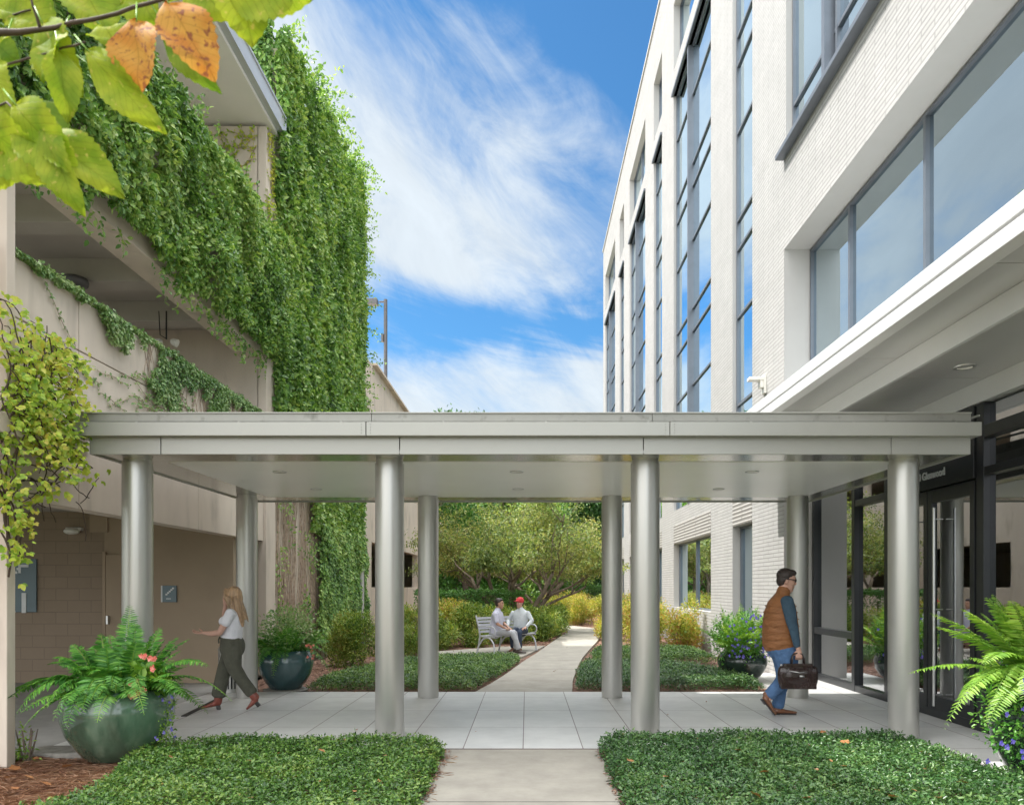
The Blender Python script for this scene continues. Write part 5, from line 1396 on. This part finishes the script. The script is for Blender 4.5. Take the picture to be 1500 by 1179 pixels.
limb(b,(-.045,.15,1.290,.066,.070),(-.02,.18,1.225,.062,.066),(.015,.19,1.155,.058,.062)); limb(b,(-.045,-.15,1.290,.066,.070),(-.0,-.185,1.24,.06,.062),(.045,-.195,1.20,.055,.058))
fuse(b,'tee_shirt',M['tee'],w,.009,4)
b = MB()   # trousers
b.loft([(-.01,0,.80,.175,.150),(-.01,0,.86,.172,.148),(.0,0,.93,.155,.135),(.0,0,.99,.145,.125)], 22)
b.ell((-.078,.06,.84),(.085,.085,.14)); b.ell((-.078,-.06,.84),(.085,.085,.14))
limb(b,(.0,-.08,.80,.098,.135),(.06,-.085,.66,.092,.115),(.115,-.085,.54,.080,.095),(.155,-.08,.38,.074,.090),(.19,-.075,.20,.072,.092))
limb(b,(-.03,.08,.80,.10,.135),(-.05,.085,.66,.092,.115),(-.075,.085,.55,.080,.095),(-.17,.08,.40,.070,.082),(-.285,.075,.245,.066,.080))
b.tube([(.145,0,.975),(.165,.0,.93),(.16,.0,.88)],.012,8)
fuse(b,'trousers',M['olive'],w,.009,3)
for nm, (ank, hl, toe) in {'a':((.185,-.075,.19),(.165,-.075,.055),(.405,-.075,.010)), 'b':((-.305,.075,.215),(-.375,.075,.125),(-.235,.075,.015))}.items():
    b = MB()
    limb(b,(*ank,.052,.056),(hl[0]+.035,ank[1],hl[2]+.045,.046,.055)); shoe(b,hl,toe,.040,.070)
    bo = fuse(b,'boot',M['boot'],w,.007,2)
    b = MB(); f = (Vector(toe)-Vector(hl)).normalized(); dn = Vector((f.z,0,-f.x)); dn = dn if dn.z < 0 else -dn
    h0 = Vector(hl)+f*.03; hh = .058
    b.obox(h0+dn*(hh/2-.005), f,(0,1,0),dn,.022,.024,hh/2+.004); b.build('heel',M['heel'],bo,bevel=.004,local=True)
b = MB()   # hair
b.ell((-.035,.0,1.535),(.108,.094,.105)); b.ell((-.085,.0,1.47),(.065,.085,.12))
limb(b,(-.085,.03,1.46,.075,.050),(-.115,.04,1.36,.085,.048),(-.145,.045,1.25,.075,.040),(-.16,.05,1.16,.045,.026),(-.165,.05,1.11,.02,.015))
rs = random.Random(8)
for i in range(34):
    a = rs.uniform(-1.35,1.9); y0 = .082*math.sin(a); x0 = -.03-.075*math.cos(a)+(.05 if abs(a)>1.1 else 0); L_ = rs.uniform(.16,.34); ph = rs.uniform(0,6)
    pts = [(x0-.02*k/7*rs.uniform(.6,1.4)-.09*(k/7)*L_/.3, y0*1.05+.012*math.sin(k*1.1+ph)+.02*k/7, 1.50-L_*k/7+.0) for k in range(8)]
    b.tube(pts,[.016,.018,.018,.017,.016,.014,.011,.006],7)
for q in (-1,1):
    b.tube([(.055,q*.045,1.605),(.065,q*.072,1.55),(.045,q*.088,1.48),(.0,q*.085,1.40),(-.03,q*.08,1.33)],[.02,.022,.024,.022,.012],8)
fuse(b,'hair',M['hair_blonde'],w,.007,2)

# ---- man walking right with a briefcase
m_ = person((3.22,9.76,0), -.06, 'man in brown vest and blue jeans wearing sunglasses, walking right with a briefcase')
b = MB()
R = head(b,(.060,0,1.705),yaw=-.12,pitch=.16,s=1.14)
limb(b,(.015,0,1.50,.062,.066),(.035,0,1.64,.060,.062))
b.loft([(-.01,0,.95,.17,.15),(-.015,0,1.2,.17,.15),(-.005,0,1.36,.17,.11),(.01,0,1.44,.12,.07)],18)
limb(b,(.12,-.255,.93,.030,.032),(.135,-.26,.86,.026,.030)); hand(b,(.14,-.26,.85),(.02,0,-1),(0.15,1,0),.95,1.12,1)
limb(b,(.10,.25,.93,.030,.032),(.18,.25,.88,.026,.030)); hand(b,(.185,.25,.875),(.5,0,-.9),(0,-1,0),.4,1.1,1)
limb(b,(.0,.09,.9,.09,.09),(.05,.09,.5,.05,.055),(-.03,.09,.2,.042,.048),(-.03,.09,.05,.035,.04)); limb(b,(.0,-.09,.9,.09,.09),(.04,-.09,.52,.05,.055),(-.10,-.09,.36,.045,.05),(-.19,-.09,.22,.035,.04))
limb(b,(.01,-.16,1.44,.05,.05),(.055,-.25,1.19,.04,.045),(.12,-.255,.93,.03,.032)); limb(b,(.01,.16,1.44,.05,.05),(.055,.24,1.17,.04,.045),(.10,.25,.93,.03,.032))
fuse(b,'body',M['skin'],m_,.007,3)
b = MB()  # knitted shirt
b.loft([(-.005,0,1.0,.19,.17),(-.01,0,1.25,.19,.17),(.0,0,1.42,.19,.13),(.01,0,1.50,.13,.085),(.02,0,1.55,.075,.075)],20)
limb(b,(.015,-.185,1.46,.072,.080),(.035,-.235,1.33,.064,.080),(.055,-.255,1.19,.054,.068),(.075,-.26,1.12,.050,.060)); limb(b,(.075,-.26,1.12,.050,.060),(.095,-.26,1.02,.045,.053),(.12,-.258,.90,.037,.042))
limb(b,(.015,.185,1.46,.072,.080),(.035,.235,1.33,.064,.076),(.055,.25,1.17,.052,.062),(.16,.25,.92,.038,.04))
fuse(b,'shirt',M['shirt_blue'],m_,.009,3)
b = MB()  # quilted vest with standing collar
b.loft([(-.005,0,.915,.205,.235),(-.01,0,1.0,.212,.228),(-.015,0,1.15,.215,.220),(-.015,0,1.30,.215,.200),(-.002,0,1.42,.205,.165),(.005,0,1.49,.165,.115),(.012,0,1.525,.105,.090)],26)
limb(b,(.008,0,1.51,.088,.088),(.028,0,1.585,.080,.082))
for z in (1.02,1.13,1.24,1.35): pass
fuse(b,'vest',M['vest'],m_,.009,3)
b = MB()
for z, ra, rb in ((.965,.214,.238),(1.05,.219,.233),(1.135,.221,.228),(1.22,.221,.219),(1.305,.220,.207),(1.385,.216,.185)):
    b.tube([(-.012+rb*math.sin(2*PI*k/40), ra*math.cos(2*PI*k/40), z+.006*math.sin(k)) for k in range(40)], .004, 5, closed=True)
b.build('quilting', M['vest'], m_, smooth=True, local=True)
b = MB()  # jeans
b.loft([(-.0,0,.82,.185,.175),(.0,0,.90,.185,.180),(.0,0,.97,.18,.17)],22); b.ell((-.07,0,.86),(.13,.17,.12))
limb(b,(.03,.09,.84,.105,.165),(.055,.095,.66,.092,.132),(.055,.095,.50,.080,.10),(.01,.09,.30,.068,.080),(-.02,.09,.115,.066,.080))
limb(b,(.02,-.09,.84,.105,.165),(.05,-.095,.66,.092,.132),(.045,-.095,.52,.080,.10),(-.07,-.09,.38,.068,.082),(-.17,-.09,.275,.062,.076))
fuse(b,'jeans',M['denim'],m_,.009,3)
for ank, hl, toe in (((-.035,.09,.10),(-.085,.09,.012),(.215,.09,.012)),((-.20,-.09,.24),(-.265,-.09,.225),(-.105,-.09,.015))):
    b = MB(); shoe(b,hl,toe,.046,.070); limb(b,(*ank,.042,.048),(hl[0]+.06,ank[1],hl[2]+.06,.042,.052))
    so = fuse(b,'shoe',M['leather_brown'],m_,.007,2)
    f = (Vector(toe)-Vector(hl)).normalized(); dn = Vector((f.z,0,-f.x)); dn = dn if dn.z < 0 else -dn
    b = MB(); L_ = (Vector(toe)-Vector(hl)).length
    b.obox(Vector(hl)+f*.04+dn*.010, f,(0,1,0),dn,.038,.036,.014); b.obox(Vector(hl)+f*L_*.5+dn*.002, f,(0,1,0),dn,L_*.46,.036,.006)
    b.build('sole',M['heel'],so,bevel=.004,local=True)
b = MB()  # hair
n0 = b.ell((-.020,0,.052),(.098,.084,.088)); b.ell((-.052,0,-.008),(.056,.078,.068)); b.ell((.040,0,.092),(.055,.066,.040))
for q in (-1,1): b.ell((-.01,q*.068,.012),(.030,.014,.030))
b.xform(0,R); fuse(b,'hair',M['hair_dark'],m_,.006,2)
b = MB()
for q in (-1,1):
    b.ell((.094,q*.034,.014),(.008,.028,.019)); b.tube([(.09,q*.058,.018),(.03,q*.082,.018),(-.01,q*.084,.012)],.0045,6)
b.tube([(.098,-.012,.018),(.100,0,.020),(.098,.012,.018)],.004,6)
b.xform(0,R); b.build('sunglasses',M['black'],m_,smooth=True,local=True)

# ---- briefcase
t = thing('briefcase',(3.33,9.49,.375),'dark brown leather briefcase carried by the man in the vest','briefcase'); t.rotation_euler=(0,0,-.06)
b = MB()
b.loft([(-.20,0,.14,.055,.140),(-.10,0,.145,.066,.152),(.0,0,.145,.07,.155),(.10,0,.145,.066,.152),(.20,0,.14,.055,.140)],20,ref=(0,1,0))
b.box(-.215,.215,-.058,.058,.0,.20); b.box(-.17,.17,-.045,.045,.19,.31)
bo = fuse(b,'bag',M['leather_dark'],t,.007,5)
b = MB()
for y in (-.03,.03):
    b.tube([(-.075,y,.29),(-.072,y*.8,.37),(-.05,y*.4,.425),(.0,0,.44),(.05,y*.4,.425),(.072,y*.8,.37),(.075,y,.29)],.009,8)
b.build('handle',M['leather_dark'],t,smooth=True,local=True)
b = MB(); b.tube([(-.12,-.068,.225),(0,-.078,.205),(.10,-.068,.215)],.006,6); b.box(.0,.06,-.082,-.076,.150,.172); b.ell((-.205,-.03,.29),(.015,.01,.015)); b.build('zip',M['steel'],bo,smooth=True,local=True)
b = MB()
for y in (-.066,.066): b.tube([(-.20,y,.27),(-.1,y*1.1,.262),(0,y*1.15,.26),(.1,y*1.1,.262),(.20,y,.27)],.005,6)
b.build('seam',M['leather_dark'],bo,smooth=True,local=True)

# ---- bench
bx0, by0 = -1.02, 18.95; bx1, by1 = .03, 20.25
Lb = math.hypot(bx1-bx0, by1-by0); yawb = math.atan2(by1-by0, bx1-bx0)
t = thing('park_bench',((bx0+bx1)/2,(by0+by1)/2,-.012),'silver slatted metal park bench with curled arms beside the path','bench'); t.rotation_euler=(0,0,yawb)
# local: x along the bench, -y = front (faces the path)
H = Lb/2
b = MB()
for k in range(5): b.box(-H+.04,H-.04,-.26+k*.095,-.26+k*.095+.07,.425,.450)
b.build('seat',M['bench'],t,bevel=.004,local=True)
b = MB()
for k in range(5):
    z = .53+k*.082; y = .205+(z-.45)*.26; b.obox((0,y,z),(1,0,0),(0,.97,-.25),(0,.25,.97),H-.04,.011,.030)
b.build('backrest',M['bench'],t,bevel=.003,local=True)
for x in (-H+.02, 0, H-.02):
    b = MB()
    def arc(cy,cz,ry,rz,a0,a1,n=12): return [(x,cy+ry*math.cos(a0+(a1-a0)*k/n),cz+rz*math.sin(a0+(a1-a0)*k/n)) for k in range(n+1)]
    b.tube([(x,.30,.0),(x,.24,.22),(x,.20,.42),(x,.24,.62),(x,.34,.93)],.022,8)
    b.tube([(x,-.28,.0),(x,-.27,.15)]+arc(-.03,.13,.24,.27,PI,PI*.25,10)+[(x,.23,.2)],.021,8)
    b.tube([(x,.22,.42),(x,.0,.415),(x,-.27,.42)],.018,8)
    if x: b.tube([(x,.25,.66),(x,.05,.675),(x,-.16,.665)]+arc(-.17,.555,.13,.11,PI*.5,PI*1.5,10)+[(x,-.10,.44)],.017,8)
    for yy in (.30,-.28): b.lathe([(.05,0),(.05,.012),(.02,.02)],(x,yy,0),12)
    b.build('leg_frame',M['bench'],t,smooth='angle',local=True)

# ---- seated people
def seated(loc, yaw, lab, mats, hyaw, hair, lean=0.0, cap=False, knees=((.40,.10),(.40,-.10)), feet=((.42,.12),(.42,-.10)), arms='a', long_sleeve=False, s=.96):
    r = person(loc, yaw, lab); skin, top, trou, sh = mats
    q = .46
    def tx(z): return (z-.5)*lean
    b = MB(); R = head(b,(tx(1.20)+.03,0,1.215),yaw=hyaw,s=1.04)
    limb(b,(tx(1.05),0,1.04,.055,.058),(tx(1.15)+.01,0,1.15,.052,.054))
    b.loft([(0,0,.52,.14,.11),(tx(.8),0,.8,.14,.11),(tx(.95),0,.95,.13,.08)],16)
    A = []
    for sd in (1,-1):
        sx, sy, sz = tx(1.0), sd*.205, .960
        if arms == 'a': el = (.10+tx(.75), sd*.235, .73); hd = (.30, sd*.12 if sd > 0 else sd*.16, .62)
        elif arms == 'b': el = (.04, sd*.33, .76); hd = (.26, sd*.25, .60)
        A.append((sd,(sx,sy,sz),el,hd))
        limb(b,(sx,sy,sz,.046,.050),(*el,.038,.040)); limb(b,(*el,.038,.040),(*hd,.024,.026))
        d = Vector(hd)-Vector(el); hand(b,hd,(d.x,d.y,-.05),(0,0,-1),.4,.95,1 if sd < 0 else -1)
    for (kx,ky),(fx,fy) in zip(knees,feet): limb(b,(.04,ky*.8,.51,.07,.07),(kx,ky,.50,.05,.05)); limb(b,(kx,ky,.49,.05,.05),(fx,fy,.22,.042,.046),(fx,fy,.08,.032,.036))
    fuse(b,'body',M[skin],r,.0085,3); eyes(R,r)
    b = MB()
    b.loft([(0,0,.50,.185,.16),(tx(.65),0,.65,.19,.16),(tx(.85),0,.80,.20,.150),(tx(.93),0,.92,.215,.130),(tx(.98),0,.985,.205,.105),(tx(1.02),0,1.030,.150,.085),(tx(1.05),0,1.060,.090,.072)],20)
    limb(b,(tx(1.05),0,1.035,.072,.07),(tx(1.08)+.005,0,1.085,.066,.066))
    for sd, S, el, hd in A:
        e2 = Vector(S).lerp(Vector(el), 1.0 if long_sleeve else .80)
        limb(b,(*S,.066,.070),(*e2,.056,.058))
        if long_sleeve: h2 = Vector(el).lerp(Vector(hd),.85); limb(b,(*el,.054,.056),(*h2,.040,.042))
    fuse(b,'shirt',M[top],r,.010,4)
    b = MB(); b.loft([(-.02,0,.46,.18,.15),(-.01,0,.56,.17,.14)],18)
    for (kx,ky),(fx,fy) in zip(knees,feet):
        limb(b,(.02,ky*.8,.50,.092,.088),(kx*.55,ky*.95,.52,.088,.084),(kx,ky,.50,.072,.072)); limb(b,(kx+.01,ky,.49,.072,.072),(kx*.5+fx*.5+.02,(ky+fy)/2,.32,.062,.066),(fx,fy,.13,.060,.070))
    fuse(b,'trousers',M[trou],r,.010,3)
    for (fx,fy) in feet:
        b = MB(); shoe(b,(fx-.07,fy,.008),(fx+.20,fy,.008),.045,.085); limb(b,(fx,fy,.07,.04,.045),(fx,fy,.12,.04,.045)); fuse(b,'shoe',M[sh],r,.008,2)
    b = MB(); b.ell((-.020,0,.050),(.098,.085,.090)); b.ell((-.048,0,-.01),(.058,.079,.068)); b.ell((.035,0,.090),(.055,.066,.040)); b.xform(0,R); fuse(b,'hair',M[hair],r,.007,2)
    if cap:
        b = MB(); b.ell((-.004,0,.062),(.110,.097,.092)); n0 = b.ell((.115,0,.055),(.075,.068,.011)); b.xform(0,R); fuse(b,'cap',M['cap_red'],r,.007,2)
    return r
seated((-.78,19.15,0),-.30,'dark haired seated man in pale lilac polo and light grey trousers on the bench',('skin_tan','polo','grey_trousers','shoe_dark'),.15,'hair_dark',lean=.10,feet=((.50,.10),(.62,-.08)),knees=((.45,.10),(.46,-.09)),arms='a')
seated((-.16,19.90,0),-2.0,'seated man in red cap and pale grey pullover with dark jeans on the bench',('skin','pullover','navy','leather_brown'),-.35,'hair_dark',lean=.04,cap=True,arms='b',long_sleeve=True,knees=((.40,.16),(.40,-.05)),feet=((.40,.16),(.44,-.02)))
# ------------------------------------------------------------------ camera
cam = bpy.data.cameras.new('camera'); co = bpy.data.objects.new('camera', cam); COL.objects.link(co)
co.location = (0,0,1.62); co.rotation_euler = (PI/2,0,0)
cam.sensor_fit = 'HORIZONTAL'; cam.sensor_width = 36; cam.lens = 1130/1500*36
cam.shift_x = -22/1500; cam.shift_y = (860-589.5)/1500
cam.dof.use_dof = True; cam.dof.focus_distance = 10.0; cam.dof.aperture_fstop = 6.3
cam.clip_start = .05; cam.clip_end = 1500
scene.camera = co
# ------------------------------------------------------------------ light
EL, AZ = math.radians(55), math.radians(12)     # sun from the left, a little beyond the camera plane
sd = Vector((-math.cos(EL)*math.cos(AZ), math.cos(EL)*math.sin(AZ), math.sin(EL)))
sun = bpy.data.lights.new('sun','SUN'); so_ = bpy.data.objects.new('sun', sun); COL.objects.link(so_)
sun.energy = SUN_E = 2.0; sun.angle = math.radians(.53); sun.color = (1.0,.97,.92)
so_.rotation_euler = sd.to_track_quat('Z','Y').to_euler()
so_.location = (-20,5,30)
wd = bpy.data.worlds.new('World'); scene.world = wd; wd.use_nodes = True
nt = wd.node_tree
for n_ in list(nt.nodes): nt.nodes.remove(n_)
out = nt.nodes.new('ShaderNodeOutputWorld'); bg = nt.nodes.new('ShaderNodeBackground'); bg.inputs[1].default_value = 0.075
sky = nt.nodes.new('ShaderNodeTexSky'); sky.sky_type = 'NISHITA'; sky.sun_disc = False
sky.sun_elevation = EL; sky.sun_rotation = math.atan2(sd.x, sd.y); sky.air_density = 1.0; sky.dust_density = .6; sky.ozone_density = 2.0
tc = nt.nodes.new('ShaderNodeTexCoord'); sp = nt.nodes.new('ShaderNodeSeparateXYZ'); L(nt, tc.outputs['Generated'], sp.inputs[0])
def mth(op, a, b=None, c=None, clamp=False):
    n = nt.nodes.new('ShaderNodeMath'); n.operation = op; n.use_clamp = clamp
    for i, q in enumerate((a,b,c)):
        if q is None: continue
        if isinstance(q, (int,float)): n.inputs[i].default_value = q
        else: L(nt, q, n.inputs[i])
    return n.outputs[0]
az = mth('ARCTAN2', sp.outputs[0], sp.outputs[1]); el = mth('ARCSINE', sp.outputs[2])
cb = nt.nodes.new('ShaderNodeCombineXYZ'); L(nt, az, cb.inputs[0]); L(nt, el, cb.inputs[1])
def noise(scale, det, sx, sy, rot=0, off=0, dist=0.0, rough=.6):
    m0 = nt.nodes.new('ShaderNodeMapping'); m0.inputs['Rotation'].default_value = (0,0,rot); L(nt, cb.outputs[0], m0.inputs[0])
    mp = nt.nodes.new('ShaderNodeMapping'); mp.inputs['Scale'].default_value = (sx,sy,1); mp.inputs['Location'].default_value=(off,off*.7,off*.3)
    L(nt, m0.outputs[0], mp.inputs[0]); n = nt.nodes.new('ShaderNodeTexNoise'); n.inputs['Scale'].default_value = scale; n.inputs['Detail'].default_value = det; n.inputs['Roughness'].default_value = rough; n.inputs['Distortion'].default_value = dist
    L(nt, mp.outputs[0], n.inputs['Vector']); return n.outputs[0]
n1 = noise(4.0, 10, .75, 1.9, .62, 3.1, .6, .60); n2 = noise(4.2, 10, .55, 2.6, .25, 7.7, .7, .60); n3 = noise(9, 9, .8, 1.5, .70, 1.0, .6, .64)
# bank of cloud: everything below-left of a slanting edge
edge = mth('SUBTRACT', mth('MULTIPLY_ADD', mth('ADD', az, .185), -.60, .655), el)
bank = mth('MULTIPLY_ADD', mth('SUBTRACT', n1, .5), 1.35, mth('MULTIPLY_ADD', mth('MINIMUM', edge, .16), 3.2, .38))
bank = mth('MULTIPLY_ADD', mth('SUBTRACT', n3, .5), .80, bank)
gap = mth('EXPONENT', mth('MULTIPLY', mth('POWER', mth('DIVIDE', mth('SUBTRACT', el, .325), .062), 2.0), -1.0))     # blue break low in the sky
bank = mth('MULTIPLY_ADD', mth('MULTIPLY', mth('MULTIPLY', gap, mth('MULTIPLY_ADD', az, 8.0, 3.0, clamp=True)), mth('MULTIPLY_ADD', n2, -2.6, 1.85)), -1.0, bank)
hor = mth('MULTIPLY_ADD', el, -4.5, 1.0, )
mr = nt.nodes.new('ShaderNodeMapRange'); mr.interpolation_type = 'SMOOTHSTEP'; mr.inputs['From Min'].default_value = .15; mr.inputs['From Max'].default_value = .95; L(nt, bank, mr.inputs[0])
cov = mth('MAXIMUM', mr.outputs[0], mth('MULTIPLY', hor, 1.0, clamp=True), clamp=True)
shade = mth('MULTIPLY_ADD', n3, .35, .80)
cc = nt.nodes.new('ShaderNodeMixRGB'); cc.blend_type='MULTIPLY'; cc.inputs[0].default_value = 1; cc.inputs[1].default_value = (3.9,4.25,4.5,1)
cmb = nt.nodes.new('ShaderNodeCombineXYZ'); [L(nt, shade, cmb.inputs[i]) for i in range(3)]; L(nt, cmb.outputs[0], cc.inputs[2])
skt = nt.nodes.new('ShaderNodeMixRGB'); skt.blend_type='MULTIPLY'; skt.inputs[0].default_value = 1; skt.inputs[2].default_value = (.35,.69,.87,1); L(nt, sky.outputs[0], skt.inputs[1])
mx = nt.nodes.new('ShaderNodeMixRGB'); L(nt, mth('MULTIPLY', cov, .93), mx.inputs[0]); L(nt, skt.outputs[0], mx.inputs[1]); L(nt, cc.outputs[0], mx.inputs[2])
# bright cloud added out of view, overhead and behind the camera, to fill shade
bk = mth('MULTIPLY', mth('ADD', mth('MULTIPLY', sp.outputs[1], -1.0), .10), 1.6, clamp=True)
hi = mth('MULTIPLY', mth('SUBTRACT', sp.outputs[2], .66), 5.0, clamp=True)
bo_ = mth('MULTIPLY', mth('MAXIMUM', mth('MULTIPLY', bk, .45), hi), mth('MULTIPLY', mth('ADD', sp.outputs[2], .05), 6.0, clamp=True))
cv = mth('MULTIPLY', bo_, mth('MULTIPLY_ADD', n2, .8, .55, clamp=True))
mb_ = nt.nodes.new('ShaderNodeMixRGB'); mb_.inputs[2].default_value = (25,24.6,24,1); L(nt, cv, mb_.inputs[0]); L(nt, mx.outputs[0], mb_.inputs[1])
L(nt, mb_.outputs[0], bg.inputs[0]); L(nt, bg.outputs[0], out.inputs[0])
scene.view_settings.view_transform = 'Standard'; scene.view_settings.look = 'None'
scene.view_settings.exposure = 1.52; scene.view_settings.gamma = 1
scene.render.resolution_x = 1024; scene.render.resolution_y = 804
scene.render.engine = 'CYCLES'
scene.cycles.max_bounces = 8; scene.cycles.transparent_max_bounces = 12
